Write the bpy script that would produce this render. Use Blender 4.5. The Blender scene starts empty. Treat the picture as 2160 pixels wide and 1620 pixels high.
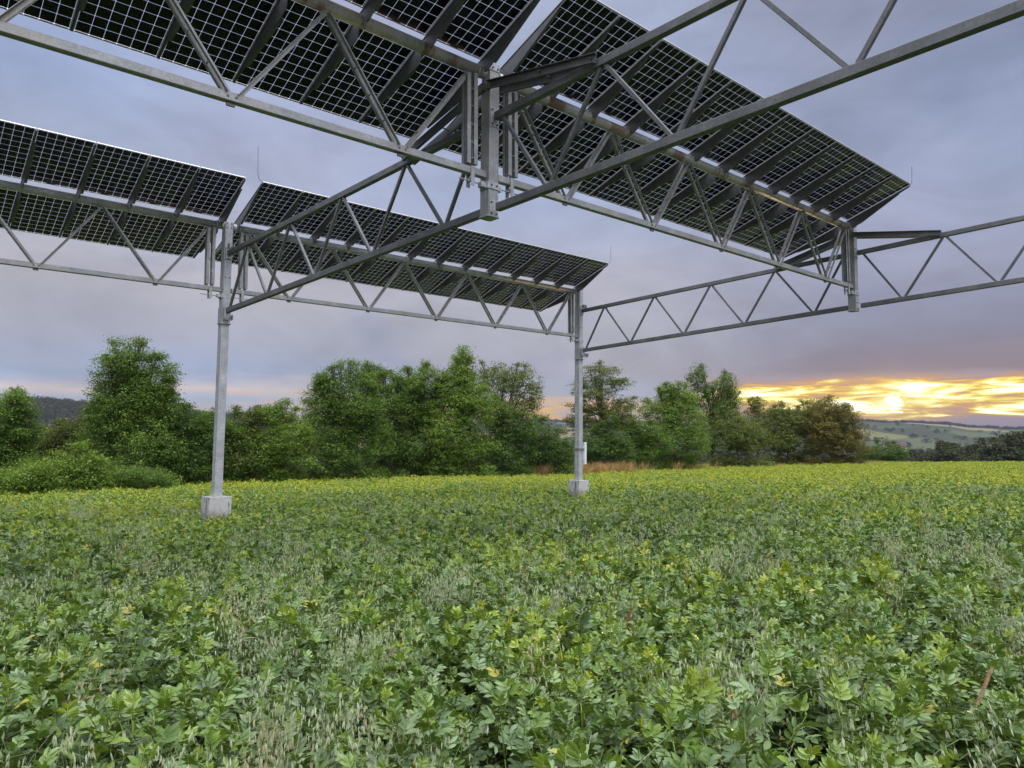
import bpy, math, random
import numpy as np
from mathutils import Vector, Matrix

random.seed(7)
rng = np.random.default_rng(7)
scene = bpy.context.scene
COL = scene.collection
R = math.radians

# ------------------------------------------------------------------ camera
CZ = 1.9
FPX = 1540.4
PITCH, ROLL = 0.0803, 0.0091
cam_d = bpy.data.cameras.new("camera")
cam_d.sensor_fit = 'HORIZONTAL'
cam_d.sensor_width = 36.0
cam_d.lens = 36.0 * FPX / 2160.0
cam_d.clip_start = 0.05
cam_d.clip_end = 20000
cam = bpy.data.objects.new("camera", cam_d)
COL.objects.link(cam)
scene.camera = cam
cp, sp, cr, sr = math.cos(PITCH), math.sin(PITCH), math.cos(ROLL), math.sin(ROLL)
ex = Vector((1, 0, 0)); fw = Vector((0, cp, sp)); upc = Vector((0, -sp, cp))
rt = cr * ex + sr * upc
up = cr * upc - sr * ex
cam.matrix_world = Matrix(((rt.x, up.x, -fw.x, 0), (rt.y, up.y, -fw.y, 0), (rt.z, up.z, -fw.z, CZ), (0, 0, 0, 1)))

# ------------------------------------------------------------------ colour helpers
def lin(c):
    c = c / 255.0
    return c / 12.92 if c <= 0.04045 else ((c + 0.055) / 1.055) ** 2.4
def srgb(r, g, b, k=1.0):
    return (lin(r) * k, lin(g) * k, lin(b) * k, 1.0)

class NT:
    """small node tree helper"""
    def __init__(self, nt):
        self.nt = nt; nt.nodes.clear()
    def n(self, t, **kw):
        nd = self.nt.nodes.new(t)
        for k, v in kw.items(): setattr(nd, k, v)
        return nd
    def l(self, a, b): self.nt.links.new(a, b)
    def put(self, sock, v):
        if hasattr(v, 'is_output') or isinstance(v, bpy.types.NodeSocket): self.l(v, sock)
        else: sock.default_value = v
    def m(self, op, a, b=None, c=None, clamp=False):
        nd = self.n('ShaderNodeMath', operation=op); nd.use_clamp = clamp
        self.put(nd.inputs[0], a)
        if b is not None: self.put(nd.inputs[1], b)
        if c is not None: self.put(nd.inputs[2], c)
        return nd.outputs[0]
    def ramp(self, fac, stops, interp='LINEAR'):
        nd = self.n('ShaderNodeValToRGB'); cr_ = nd.color_ramp; cr_.interpolation = interp
        while len(cr_.elements) < len(stops): cr_.elements.new(0.5)
        for e, (p, c) in zip(cr_.elements, stops):
            e.position = p; e.color = c if len(c) == 4 else (*c, 1)
        self.put(nd.inputs[0], fac)
        return nd.outputs[0]
    def ss(self, v, lo, hi):
        nd = self.n('ShaderNodeMapRange', interpolation_type='SMOOTHSTEP')
        self.put(nd.inputs[0], v); nd.inputs[1].default_value = lo; nd.inputs[2].default_value = hi
        return nd.outputs[0]
    def mix(self, f, a, b, bt='MIX'):
        nd = self.n('ShaderNodeMix', data_type='RGBA', blend_type=bt)
        self.put(nd.inputs[0], f); self.put(nd.inputs[6], a); self.put(nd.inputs[7], b)
        return nd.outputs[2]
    def noise(self, vec, scale, detail=4, rough=0.55, dist=0.0):
        nd = self.n('ShaderNodeTexNoise')
        if vec is not None: self.l(vec, nd.inputs['Vector'])
        nd.inputs['Scale'].default_value = scale; nd.inputs['Detail'].default_value = detail
        nd.inputs['Roughness'].default_value = rough; nd.inputs['Distortion'].default_value = dist
        return nd.outputs[0]

# ------------------------------------------------------------------ world
SUN_AZ, SUN_EL = 27.6, 3.0
w = bpy.data.worlds.new("World"); scene.world = w; w.use_nodes = True
W = NT(w.node_tree)
out = W.n('ShaderNodeOutputWorld'); bg = W.n('ShaderNodeBackground')
tc = W.n('ShaderNodeTexCoord'); sep = W.n('ShaderNodeSeparateXYZ'); W.l(tc.outputs['Generated'], sep.inputs[0])
az = W.m('MULTIPLY', W.m('ARCTAN2', sep.outputs[0], sep.outputs[1]), 180 / math.pi)
el = W.m('MULTIPLY', W.m('ARCSINE', sep.outputs[2]), 180 / math.pi)
def vec2(sx, sy, ox=0, oy=0):
    c = W.n('ShaderNodeCombineXYZ')
    W.l(W.m('MULTIPLY_ADD', az, sx, ox), c.inputs[0]); W.l(W.m('MULTIPLY_ADD', el, sy, oy), c.inputs[1])
    return c.outputs[0]
n_big = W.noise(tc.outputs['Generated'], 2.2, 3, 0.5, 0.3)
n_str = W.noise(vec2(0.030, 0.28, 3, 1.7), 1.0, 4, 0.5, 0.25)
n_fine = W.noise(vec2(0.09, 0.95, 8, 5), 1.0, 6, 0.6, 0.5)
elw = W.m('ADD', el, W.m('MULTIPLY', W.m('SUBTRACT', n_str, 0.5), 5.0))
f90 = W.m('DIVIDE', elw, 45.0, clamp=True)
def st(l): return [(e / 45.0, srgb(*c)) for e, c in l]
left = W.ramp(f90, st([(0, (250, 212, 188)), (1.3, (232, 210, 200)), (2.4, (182, 198, 220)), (3.5, (226, 214, 212)), (4.6, (170, 184, 212)), (6.2, (178, 182, 200)), (8.2, (182, 184, 198)),
                       (12, (192, 190, 200)), (17, (176, 184, 208)), (24, (162, 178, 214)), (31, (168, 182, 216)), (45, (184, 192, 216))]))
mid = W.ramp(f90, st([(0, (240, 208, 188)), (2.5, (218, 204, 200)), (4, (180, 190, 210)), (5.5, (180, 180, 194)), (8, (182, 184, 197)), (12, (188, 188, 202)),
                      (18, (169, 181, 211)), (26, (164, 178, 210)), (34, (172, 182, 208)), (45, (184, 192, 214))]))
right = W.ramp(f90, st([(0, (160, 148, 154)), (4.2, (140, 134, 148)), (6.5, (126, 131, 154)), (9.5, (136, 145, 171)), (13, (156, 164, 192)),
                        (18, (158, 171, 202)), (24, (140, 152, 182)), (31, (150, 158, 184)), (45, (172, 178, 200))]))
base = W.mix(W.ss(az, -22, -4), left, mid)
base = W.mix(W.ss(az, 6, 27), base, right)
base = W.mix(W.m('MULTIPLY', W.ss(n_big, 0.42, 0.72), 0.28), base, srgb(190, 186, 204))
nb2 = W.noise(vec2(0.05, 0.12, 21, 9), 1.0, 5, 0.5, 0.8)
base = W.mix(W.m('MULTIPLY', W.ss(nb2, 0.52, 0.75), 0.35), base, srgb(140, 152, 190))
nb3 = W.noise(vec2(0.055, 0.10, 4, 33), 1.0, 6, 0.55, 1.1)
cs = W.n('ShaderNodeVectorMath', operation='SCALE'); W.l(base, cs.inputs[0]); W.l(W.m('ADD', 1.0, W.m('MULTIPLY', W.m('SUBTRACT', nb3, 0.46), 0.60)), cs.inputs[3])
base = cs.outputs[0]
nb5 = W.noise(vec2(0.11, 0.22, 14, 3), 1.0, 7, 0.62, 0.9)
cs5 = W.n('ShaderNodeVectorMath', operation='SCALE'); W.l(base, cs5.inputs[0]); W.l(W.m('ADD', 1.0, W.m('MULTIPLY', W.m('SUBTRACT', nb5, 0.5), 0.46)), cs5.inputs[3])
base = cs5.outputs[0]
# clear sky (Nishita) showing faintly through the cloud deck
sky = W.n('ShaderNodeTexSky'); sky.sky_type = 'NISHITA'; sky.sun_disc = False
sky.sun_elevation = R(SUN_EL); sky.sun_rotation = R(SUN_AZ)
skyc = W.n('ShaderNodeVectorMath', operation='SCALE'); W.l(sky.outputs[0], skyc.inputs[0]); skyc.inputs[3].default_value = 0.05
base = W.mix(0.06, base, skyc.outputs[0])
# peach streaks low on the left
pe = W.m('MULTIPLY', W.ss(n_fine, 0.5, 0.66), W.m('MULTIPLY', W.ss(el, 5.5, 2.5), W.ss(el, -1.0, 0.5)))
pe = W.m('MULTIPLY', pe, W.ss(az, 12, 2))
base = W.mix(W.m('MULTIPLY', pe, 0.7), base, srgb(246, 202, 170))
# sun behind thin cloud
sx, sy, sz = math.sin(R(SUN_AZ)) * math.cos(R(SUN_EL)), math.cos(R(SUN_AZ)) * math.cos(R(SUN_EL)), math.sin(R(SUN_EL))
dp = W.n('ShaderNodeVectorMath', operation='DOT_PRODUCT'); W.l(tc.outputs['Generated'], dp.inputs[0]); dp.inputs[1].default_value = (sx, sy, sz)
ang = W.m('MULTIPLY', W.m('ARCCOSINE', W.m('MINIMUM', dp.outputs['Value'], 0.9999999)), 180 / math.pi)
# sunset band
n_s1 = W.noise(vec2(0.13, 0.95, 2.3, 4.4), 1.0, 7, 0.55, 0.9)
n_s2 = W.noise(vec2(0.30, 2.4, 7.1, 1.2), 1.0, 6, 0.6, 0.8)
glow = W.m('MULTIPLY', W.ss(W.m('ADD', az, W.m('MULTIPLY', n_s1, 8.0)), 15, 23), W.ss(W.m('ADD', el, W.m('MULTIPLY', n_s1, 1.6)), 6.2, 5.4))
lowband = W.m('MULTIPLY', W.m('MULTIPLY', W.ss(az, -19, -8), W.ss(az, 14, 5)), W.m('MULTIPLY', W.ss(el, 3.9, 2.6), W.ss(el, -0.5, 1.4)))
cl = W.m('ADD', W.m('MULTIPLY', n_s1, 0.65), W.m('MULTIPLY', n_s2, 0.35))
# bright gaps concentrated between 1.8 and 4.6 degrees
band = W.m('MULTIPLY', W.ss(el, 1.2, 3.0), W.ss(el, 5.3, 4.0))
v = W.m('ADD', cl, W.m('MULTIPLY', W.m('SUBTRACT', band, 0.66), 0.20))
v = W.m('ADD', v, W.m('MULTIPLY', W.m('POWER', 2.718, W.m('MULTIPLY', W.m('MULTIPLY', ang, ang), -0.16)), 0.045))
sunset = W.ramp(v, [(0.36, srgb(182, 166, 172)), (0.46, srgb(210, 168, 142)), (0.515, srgb(236, 180, 104)), (0.54, srgb(255, 212, 92, 1.05)),
                    (0.575, srgb(255, 238, 120, 1.4)), (0.64, srgb(255, 250, 215, 2.2))])
base = W.mix(glow, base, sunset)
base = W.mix(W.m('MULTIPLY', lowband, W.ss(cl, 0.40, 0.56)), base, srgb(255, 206, 124))
# edge of the cloud deck, warm just over the band
edge = W.m('MULTIPLY', W.m('MULTIPLY', W.ss(az, 10, 25), W.ss(elw, 8.0, 5.2)), W.ss(el, 4.2, 5.0))
base = W.mix(W.m('MULTIPLY', edge, 0.12), base, srgb(196, 150, 128))
# sun
disc = W.ss(W.m('ADD', ang, W.m('MULTIPLY', W.m('SUBTRACT', n_s2, 0.5), 2.4)), 0.50, 0.12)
base = W.mix(disc, base, (6.0, 5.2, 3.4, 1))
halo = W.m('MULTIPLY', W.m('POWER', W.m('SUBTRACT', 1.0, W.m('DIVIDE', ang, 9.0, clamp=True)), 3.0), 0.45)
halo = W.m('MULTIPLY', halo, W.ss(el, 6.5, 3.0))
base = W.mix(halo, base, srgb(255, 214, 140, 1.2))
# extra sky brightness added out of view, overhead and behind, to light the scene
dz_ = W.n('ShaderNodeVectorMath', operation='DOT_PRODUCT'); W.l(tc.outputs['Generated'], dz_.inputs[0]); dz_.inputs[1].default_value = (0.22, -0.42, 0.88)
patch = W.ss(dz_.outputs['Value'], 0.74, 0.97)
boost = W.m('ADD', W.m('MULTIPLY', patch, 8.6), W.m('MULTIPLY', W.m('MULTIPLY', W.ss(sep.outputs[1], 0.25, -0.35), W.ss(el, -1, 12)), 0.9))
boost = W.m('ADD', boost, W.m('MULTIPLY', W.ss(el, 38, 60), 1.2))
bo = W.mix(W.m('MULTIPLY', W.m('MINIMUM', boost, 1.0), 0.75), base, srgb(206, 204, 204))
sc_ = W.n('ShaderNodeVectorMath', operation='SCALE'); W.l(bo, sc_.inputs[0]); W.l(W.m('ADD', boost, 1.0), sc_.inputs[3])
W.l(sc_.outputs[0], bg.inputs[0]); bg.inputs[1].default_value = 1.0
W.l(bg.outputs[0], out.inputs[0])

sun_d = bpy.data.lights.new("sun", 'SUN'); sun_d.energy = 1.8; sun_d.angle = R(4); sun_d.color = (1.0, 0.66, 0.34)
sun = bpy.data.objects.new("sun", sun_d); COL.objects.link(sun)
sun.rotation_euler = Vector((sx, sy, sz)).to_track_quat('Z', 'Y').to_euler()
sun.location = (20, 40, 30)

scene.view_settings.view_transform = 'Standard'; scene.view_settings.look = 'None'
scene.view_settings.exposure = 0.0; scene.view_settings.gamma = 1.0; scene.view_settings.use_curve_mapping = False
scene.cycles.max_bounces = 8; scene.cycles.transparent_max_bounces = 16; scene.cycles.diffuse_bounces = 3
scene.cycles.volume_bounces = 0
scene.cycles.sample_clamp_indirect = 6

# ------------------------------------------------------------------ mesh builder
class MB:
    def __init__(self): self.v = []; self.f = []
    def add(self, vs, fs):
        o = len(self.v); self.v += [tuple(p) for p in vs]; self.f += [tuple(i + o for i in q) for q in fs]
    def prof(self, pts, p0, p1, upv=(0, 0, 1), closed=True):
        """sweep a 2D outline (side, up) from p0 to p1"""
        p0 = Vector(p0); p1 = Vector(p1); d = (p1 - p0).normalized(); u = Vector(upv)
        if abs(d.dot(u)) > 0.98: u = Vector((0, 1, 0)) if abs(d.y) < 0.9 else Vector((1, 0, 0))
        s = d.cross(u).normalized(); u = s.cross(d).normalized()
        n = len(pts)
        vs = [p0 + s * a + u * b for a, b in pts] + [p1 + s * a + u * b for a, b in pts]
        fs = [(i, (i + 1) % n, n + (i + 1) % n, n + i) for i in range(n)]
        fs += [tuple(range(n - 1, -1, -1)), tuple(range(n, 2 * n))]
        self.add(vs, fs)
    def bar(self, p0, p1, wd, h, upv=(0, 0, 1)):
        a, b = wd / 2, h / 2; e = min(a, b) * 0.18
        self.prof([(-a + e, -b), (a - e, -b), (a, -b + e), (a, b - e), (a - e, b), (-a + e, b), (-a, b - e), (-a, -b + e)], p0, p1, upv)
    def chan(self, p0, p1, wd, h, t=0.008, upv=(0, 0, 1)):
        a, b = wd / 2, h / 2
        self.prof([(-a, -b), (a, -b), (a, -b + t), (-a + t, -b + t), (-a + t, b - t), (a, b - t), (a, b), (-a, b)], p0, p1, upv)
    def angle(self, p0, p1, wd, t=0.008, upv=(0, 0, 1), flip=1):
        a = wd * flip; t2 = t * flip
        pts = [(0, 0), (a, 0), (a, t), (t2, t), (t2, wd), (0, wd)]
        if flip < 0: pts = pts[::-1]
        self.prof(pts, p0, p1, upv)
    def cyl(self, p0, p1, r, n=14, r2=None):
        p0 = Vector(p0); p1 = Vector(p1); d = (p1 - p0).normalized()
        u = Vector((0, 0, 1)) if abs(d.z) < 0.9 else Vector((1, 0, 0)); s = d.cross(u).normalized(); u = s.cross(d)
        r2 = r if r2 is None else r2
        vs = [p0 + (s * math.cos(2 * math.pi * i / n) + u * math.sin(2 * math.pi * i / n)) * r for i in range(n)]
        vs += [p1 + (s * math.cos(2 * math.pi * i / n) + u * math.sin(2 * math.pi * i / n)) * r2 for i in range(n)]
        fs = [(i, (i + 1) % n, n + (i + 1) % n, n + i) for i in range(n)] + [tuple(range(n - 1, -1, -1)), tuple(range(n, 2 * n))]
        self.add(vs, fs)
    def path(self, pts, r, n=6, r_end=None):
        k = len(pts)
        for i in range(k - 1):
            a = r if r_end is None else r + (r_end - r) * i / (k - 1)
            b = r if r_end is None else r + (r_end - r) * (i + 1) / (k - 1)
            self.cyl(pts[i], pts[i + 1], a, n, b)
    def box(self, c, sx_, sy_, sz_):
        x, y, z = c; a, b, h = sx_ / 2, sy_ / 2, sz_ / 2
        self.bar((x, y, z - h), (x, y, z + h), sx_, sy_, (0, 1, 0))
    def build(self, name, mat, parent=None, smooth=False, loc=None, rot=None):
        me = bpy.data.meshes.new(name); me.from_pydata(self.v, [], self.f); me.validate()
        me.materials.append(mat)
        if smooth:
            me.polygons.foreach_set('use_smooth', [len(p.vertices) == 4 for p in me.polygons])
        o = bpy.data.objects.new(name, me); COL.objects.link(o)
        if parent: o.parent = parent
        if loc: o.location = loc
        if rot: o.rotation_euler = rot
        return o

def tag(o, label=None, cat=None, group=None, kind=None):
    if label: o['label'] = label
    if cat: o['category'] = cat
    if group: o['group'] = group
    if kind: o['kind'] = kind
    return o
def empty(name, mtx, label, cat, group=None):
    o = bpy.data.objects.new(name, None); COL.objects.link(o); o.empty_display_size = 0.3
    o.matrix_world = mtx; return tag(o, label, cat, group)
def copy_tree(o, mtx, label=None, skip=()):
    def rec(src, par):
        c = src.copy(); COL.objects.link(c)
        if par: c.parent = par; c.matrix_parent_inverse = src.matrix_parent_inverse.copy()
        for ch in src.children: rec(ch, c)
        return c
    c = rec(o, None); c.matrix_world = mtx
    if label: c['label'] = label
    return c

# ------------------------------------------------------------------ materials
def mat(name):
    m_ = bpy.data.materials.new(name); m_.use_nodes = True; return m_, NT(m_.node_tree)
def steel(name, base_, warm=0.0, rust=0.0, metal=0.35, rough=0.5, streak=True):
    m_, T = mat(name); o = T.n('ShaderNodeOutputMaterial'); p = T.n('ShaderNodeBsdfPrincipled'); T.l(p.outputs[0], o.inputs[0])
    tcn = T.n('ShaderNodeTexCoord'); ob = tcn.outputs['Object']
    n1 = T.noise(ob, 3.0, 5, 0.6); n2 = T.noise(ob, 26, 3, 0.6)
    vr = T.n('ShaderNodeTexVoronoi'); T.l(ob, vr.inputs['Vector']); vr.inputs['Scale'].default_value = 45
    f = T.m('ADD', T.m('MULTIPLY', n1, 0.6), T.m('ADD', T.m('MULTIPLY', n2, 0.28), T.m('MULTIPLY', vr.outputs['Color'], 0.12)))
    b = base_
    c = T.ramp(f, [(0.34, (b * 0.68, b * 0.71, b * 0.75)), (0.5, (b * .93, b * 1.0, b * 1.08)), (0.66, (b * 1.38, b * 1.41, b * 1.44))])
    if warm:
        c = T.mix(T.m('MULTIPLY', T.ss(T.noise(ob, 1.3, 4), 0.4, 0.65), warm), c, (b * 1.15, b * 1.02, b * 0.82, 1))
    if streak:
        mp = T.n('ShaderNodeMapping'); T.l(ob, mp.inputs[0]); mp.inputs['Scale'].default_value = (55, 55, 2.5)
        s = T.noise(mp.outputs[0], 1.0, 3, 0.6)
        c = T.mix(T.m('MULTIPLY', T.ss(s, 0.56, 0.72), 0.35), c, (b * 0.5, b * 0.48, b * 0.44, 1))
    if rust:
        mp = T.n('ShaderNodeMapping'); T.l(ob, mp.inputs[0]); mp.inputs['Scale'].default_value = (1.15, 0.25, 0.25)
        s = T.noise(mp.outputs[0], 1.0, 4, 0.65, 0.4)
        s2 = T.noise(ob, 7, 5, 0.7)
        k = T.m('MULTIPLY', T.ss(T.m('ADD', s, T.m('MULTIPLY', s2, 0.25)), 0.66, 0.73), rust)
        c = T.mix(k, c, T.mix(s2, (0.12, 0.06, 0.03, 1), (0.27, 0.14, 0.06, 1)))
    T.l(c, p.inputs['Base Color']); p.inputs['Metallic'].default_value = metal
    T.l(T.m('ADD', rough - 0.12, T.m('MULTIPLY', f, 0.3)), p.inputs['Roughness'])
    bp = T.n('ShaderNodeBump'); bp.inputs['Strength'].default_value = 0.15; bp.inputs['Distance'].default_value = 0.003
    T.l(n2, bp.inputs['Height']); T.l(bp.outputs[0], p.inputs['Normal'])
    return m_
M_galv = steel('galvanised_steel', 0.31, warm=0.35)
M_galv_backlit = steel('galvanised_steel_backlit', 0.135, warm=0.0)  # darker copy of the galvanised steel, backlit shade painted into its colour
M_galv_tube = steel('galvanised_tube', 0.46, warm=0.2, rust=0.0, streak=False)
M_rusty_tube = steel('weathered_rusting_tube', 0.47, warm=0.6, rust=0.7, streak=False)
M_post = steel('post_steel', 0.38, warm=0.0, metal=0.25)
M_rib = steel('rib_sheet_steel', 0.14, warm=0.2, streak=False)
M_dark = steel('bolt_steel', 0.08, streak=False)
def plain(name, col, rough=0.6, metal=0.0, nz=0.15, sc=20):
    m_, T = mat(name); o = T.n('ShaderNodeOutputMaterial'); p = T.n('ShaderNodeBsdfPrincipled'); T.l(p.outputs[0], o.inputs[0])
    tcn = T.n('ShaderNodeTexCoord'); n1 = T.noise(tcn.outputs['Object'], sc, 4)
    c = T.mix(n1, tuple(x * (1 - nz) for x in col) + (1,), tuple(min(1, x * (1 + nz)) for x in col) + (1,))
    T.l(c, p.inputs['Base Color']); p.inputs['Roughness'].default_value = rough; p.inputs['Metallic'].default_value = metal
    return m_
M_frame = plain('module_frame_aluminium', (0.55, 0.54, 0.52), 0.4, 0.4)
M_black = plain('black_plastic', (0.012, 0.012, 0.014), 0.5)
M_box = plain('light_grey_cabinet_paint', (0.62, 0.64, 0.68), 0.45)
M_strap = plain('strap_steel', (0.22, 0.2, 0.17), 0.5, 0.5)

# concrete with vertical cracks / board marks
M_conc, T = mat('concrete'); o_ = T.n('ShaderNodeOutputMaterial'); p = T.n('ShaderNodeBsdfPrincipled'); T.l(p.outputs[0], o_.inputs[0])
tcn = T.n('ShaderNodeTexCoord')
mp = T.n('ShaderNodeMapping'); T.l(tcn.outputs['Object'], mp.inputs[0]); mp.inputs['Scale'].default_value = (16, 16, 2.2)
s = T.noise(mp.outputs[0], 1.0, 3, 0.5, 0.4); n1 = T.noise(tcn.outputs['Object'], 5, 6, 0.65)
c = T.mix(n1, (0.33, 0.34, 0.35, 1), (0.52, 0.52, 0.51, 1))
spz = T.n('ShaderNodeSeparateXYZ'); T.l(tcn.outputs['Object'], spz.inputs[0])
c = T.mix(T.m('MULTIPLY', T.ss(T.m('ADD', spz.outputs[2], T.m('MULTIPLY', n1, 0.35)), 1.12, 0.92), 0.6), c, (0.13, 0.11, 0.075, 1))
ck = T.m('MULTIPLY', T.ss(s, 0.60, 0.63), 0.8)
c = T.mix(ck, c, (0.09, 0.09, 0.085, 1)); T.l(c, p.inputs['Base Color']); p.inputs['Roughness'].default_value = 0.9
bp = T.n('ShaderNodeBump'); bp.inputs['Strength'].default_value = 0.5; bp.inputs['Distance'].default_value = 0.01; T.l(s, bp.inputs['Height']); bp.invert = True
T.l(bp.outputs[0], p.inputs['Normal'])

# bifacial glass module: dark cells, clear glass between them
MW, ML = 1.0, 1.69
M_pv, T = mat('bifacial_glass_module'); o_ = T.n('ShaderNodeOutputMaterial')
tcn = T.n('ShaderNodeTexCoord'); sp_ = T.n('ShaderNodeSeparateXYZ'); T.l(tcn.outputs['Object'], sp_.inputs[0])
def cellc(s, off, pitch):
    q = T.m('DIVIDE', T.m('SUBTRACT', s, off), pitch)
    return T.m('MULTIPLY', T.m('ABSOLUTE', T.m('SUBTRACT', T.m('FRACT', q), 0.5)), pitch)
ax_ = cellc(sp_.outputs[0], 0.02, 0.16); ay_ = cellc(sp_.outputs[1], 0.02, 0.165)
gap = 0.0026
inx = T.m('LESS_THAN', ax_, 0.08 - gap); iny = T.m('LESS_THAN', ay_, 0.0825 - gap)
cham = T.m('LESS_THAN', T.m('ADD', ax_, ay_), 0.1625 - 0.0125)
cell = T.m('MULTIPLY', T.m('MULTIPLY', inx, iny), cham)
pc = T.n('ShaderNodeBsdfPrincipled'); oi = T.n('ShaderNodeObjectInfo')
cvar = T.mix(T.noise(tcn.outputs['Object'], 6.1, 1), (0.003, 0.003, 0.004, 1), (0.006, 0.006, 0.010, 1))
T.l(cvar, pc.inputs['Base Color'])
pc.inputs['Roughness'].default_value = 0.16; pc.inputs['Specular IOR Level'].default_value = 0.3
tr = T.n('ShaderNodeBsdfTransparent'); tr.inputs[0].default_value = (0.70, 0.73, 0.77, 1)
tl = T.n('ShaderNodeBsdfTranslucent'); tl.inputs[0].default_value = (0.5, 0.52, 0.55, 1)
mg = T.n('ShaderNodeMixShader'); mg.inputs[0].default_value = 0.15; T.l(tr.outputs[0], mg.inputs[1]); T.l(tl.outputs[0], mg.inputs[2])
mx = T.n('ShaderNodeMixShader'); T.l(cell, mx.inputs[0]); T.l(mg.outputs[0], mx.inputs[1]); T.l(pc.outputs[0], mx.inputs[2])
T.l(mx.outputs[0], o_.inputs[0])

# ------------------------------------------------------------------ site geometry
yA, sA, yB, sB = 0.8476, 0.0135, -0.7759, -0.0403
LA, LB, OFF = 12.63, 9.57, 0.197
MP = (LA - 2 * OFF) / 12
A = Vector((math.sin(yA), math.cos(yA), sA)); B = Vector((math.sin(yB), math.cos(yB), sB))
Ah = Vector((math.sin(yA), math.cos(yA), 0)); Bh = Vector((math.sin(yB), math.cos(yB), 0))
Aperp = Vector((-math.cos(yA), math.sin(yA), 0))     # away from the camera, square to the rows
T0 = Vector((-0.3745, 10.895, 5.6594 + CZ))
def node(i, j): return T0 + A * (LA * i) + B * (LB * j)
def frame(o, x, y, z=None):
    x = x.normalized(); y = (y - x * y.dot(x)).normalized(); zz = x.cross(y)
    m_ = Matrix((x, y, zz)).transposed().to_4x4(); m_.translation = o; return m_
def rowm(i, j): return frame(node(i, j), A, Aperp)

def canopy(x, y):
    a = x * Ah.x + y * Ah.y; b = x * Bh.x + y * Bh.y
    bb = np.clip(b, -30, 60)
    z = -1.18 - 0.040 * bb + 0.00018 * bb * bb + 0.0025 * np.clip(a, -40, 120)
    z = z + 0.05 * np.sin(a * 0.35 + 1.3) * np.cos(b * 0.27) * np.clip((a * a + b * b) / 200, 0, 1)
    over = np.clip(a - 92, 0, None)
    z = z - 0.0011 * over ** 2 * (over < 200) - (over >= 200) * (44 + 0.0 * over)
    return z + CZ
SOIL = 0.74

# ---- terrain ------------------------------------------------------
def ridge(azd):
    """height of the far hills over eye level as a tangent, by azimuth in degrees"""
    t = 0.0255 + 0.004 * np.sin(azd * 0.21 + 0.5) + 0.002 * np.sin(azd * 0.9)
    t = np.where(azd > 20, 0.0295 - 0.0011 * np.clip(azd - 27, -3, 12) + 0.0010 * np.sin(azd * 0.9) + 0.0005 * np.sin(azd * 2.7), t)
    lf = np.exp(-((azd + 33) / 9.0) ** 2)
    return t + 0.016 * lf
def terrain(x, y):
    r = np.hypot(x, y); azd = np.degrees(np.arctan2(x, y))
    near = canopy(x, y) - SOIL
    # valley, then rising farmland
    vz = -16 - 22 * np.clip((r - 600) / 900, 0, 1)
    tb_ = np.clip((azd + 16) / 14, 0, 1); rr = 2300.0 + 2000.0 * tb_ * tb_ * (3 - 2 * tb_)
    hz = ridge(azd) * rr
    k = np.clip((r - 1500 * rr / 4300) / (rr - 1500 * rr / 4300), 0, 1); k = k * k * (3 - 2 * k)
    far = vz * (1 - k) + (hz - 5) * k + 6 * np.sin(x / 420.) * np.cos(y / 350.) * (k * (1 - k) * 4) - np.clip(r - rr * 1.05, 0, None) * 0.04 + CZ
    t = np.clip((r - 150) / 130, 0, 1); t = t * t * (3 - 2 * t)
    return near * (1 - t) + far * t
nr, na = 230, 360
rad = np.concatenate([[0.01], np.geomspace(1.0, 6200, nr - 1)]); aa = np.linspace(0, 2 * np.pi, na, endpoint=False)
RR, AA = np.meshgrid(rad, aa, indexing='ij'); GX = (RR * np.sin(AA)).ravel(); GY = (RR * np.cos(AA)).ravel(); GZ = terrain(GX, GY)
vs = np.stack([GX, GY, GZ], 1)
ii, jj = np.meshgrid(np.arange(nr - 1), np.arange(na), indexing='ij'); j2 = (jj + 1) % na
fs = np.stack([ii * na + jj, (ii + 1) * na + jj, (ii + 1) * na + j2, ii * na + j2], -1).reshape(-1, 4)[:, ::-1]
def np_mesh(name, vs, fs, k, smooth=False):
    me = bpy.data.meshes.new(name); n = len(fs)
    me.vertices.add(len(vs)); me.vertices.foreach_set('co', np.asarray(vs, np.float32).ravel())
    me.loops.add(n * k); me.loops.foreach_set('vertex_index', np.asarray(fs, np.int32).ravel())
    me.polygons.add(n); me.polygons.foreach_set('loop_start', np.arange(0, n * k, k, dtype=np.int32))
    me.update(calc_edges=True)
    if smooth: me.polygons.foreach_set('use_smooth', np.ones(n, bool))
    return me
M_ground, T = mat('soil_and_distant_fields'); o_ = T.n('ShaderNodeOutputMaterial'); p = T.n('ShaderNodeBsdfPrincipled'); T.l(p.outputs[0], o_.inputs[0])
tcn = T.n('ShaderNodeTexCoord'); ob = tcn.outputs['Object']
mp = T.n('ShaderNodeMapping'); T.l(ob, mp.inputs[0]); mp.inputs['Rotation'].default_value = (0, 0, 0.5); mp.inputs['Scale'].default_value = (0.0042, 0.0022, 0.0)
vr = T.n('ShaderNodeTexVoronoi'); T.l(mp.outputs[0], vr.inputs['Vector']); vr.inputs['Scale'].default_value = 1.0; vr.inputs['Randomness'].default_value = 0.8
spc = T.n('ShaderNodeSeparateXYZ'); T.l(vr.outputs['Color'], spc.inputs[0])
fcol = T.ramp(spc.outputs[0], [(0.0, (0.055, 0.07, 0.028)), (0.3, (0.07, 0.09, 0.038)), (0.5, (0.095, 0.11, 0.05)), (0.66, (0.05, 0.06, 0.025)), (0.8, (0.22, 0.19, 0.10)), (0.95, (0.15, 0.16, 0.06))], 'CONSTANT')
soil = T.mix(T.noise(ob, 3.0, 6), (0.014, 0.012, 0.008, 1), (0.025, 0.028, 0.013, 1))
ln = T.n('ShaderNodeVectorMath', operation='LENGTH'); T.l(ob, ln.inputs[0])
c = T.mix(T.ss(ln.outputs['Value'], 150, 260), soil, fcol)
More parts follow.
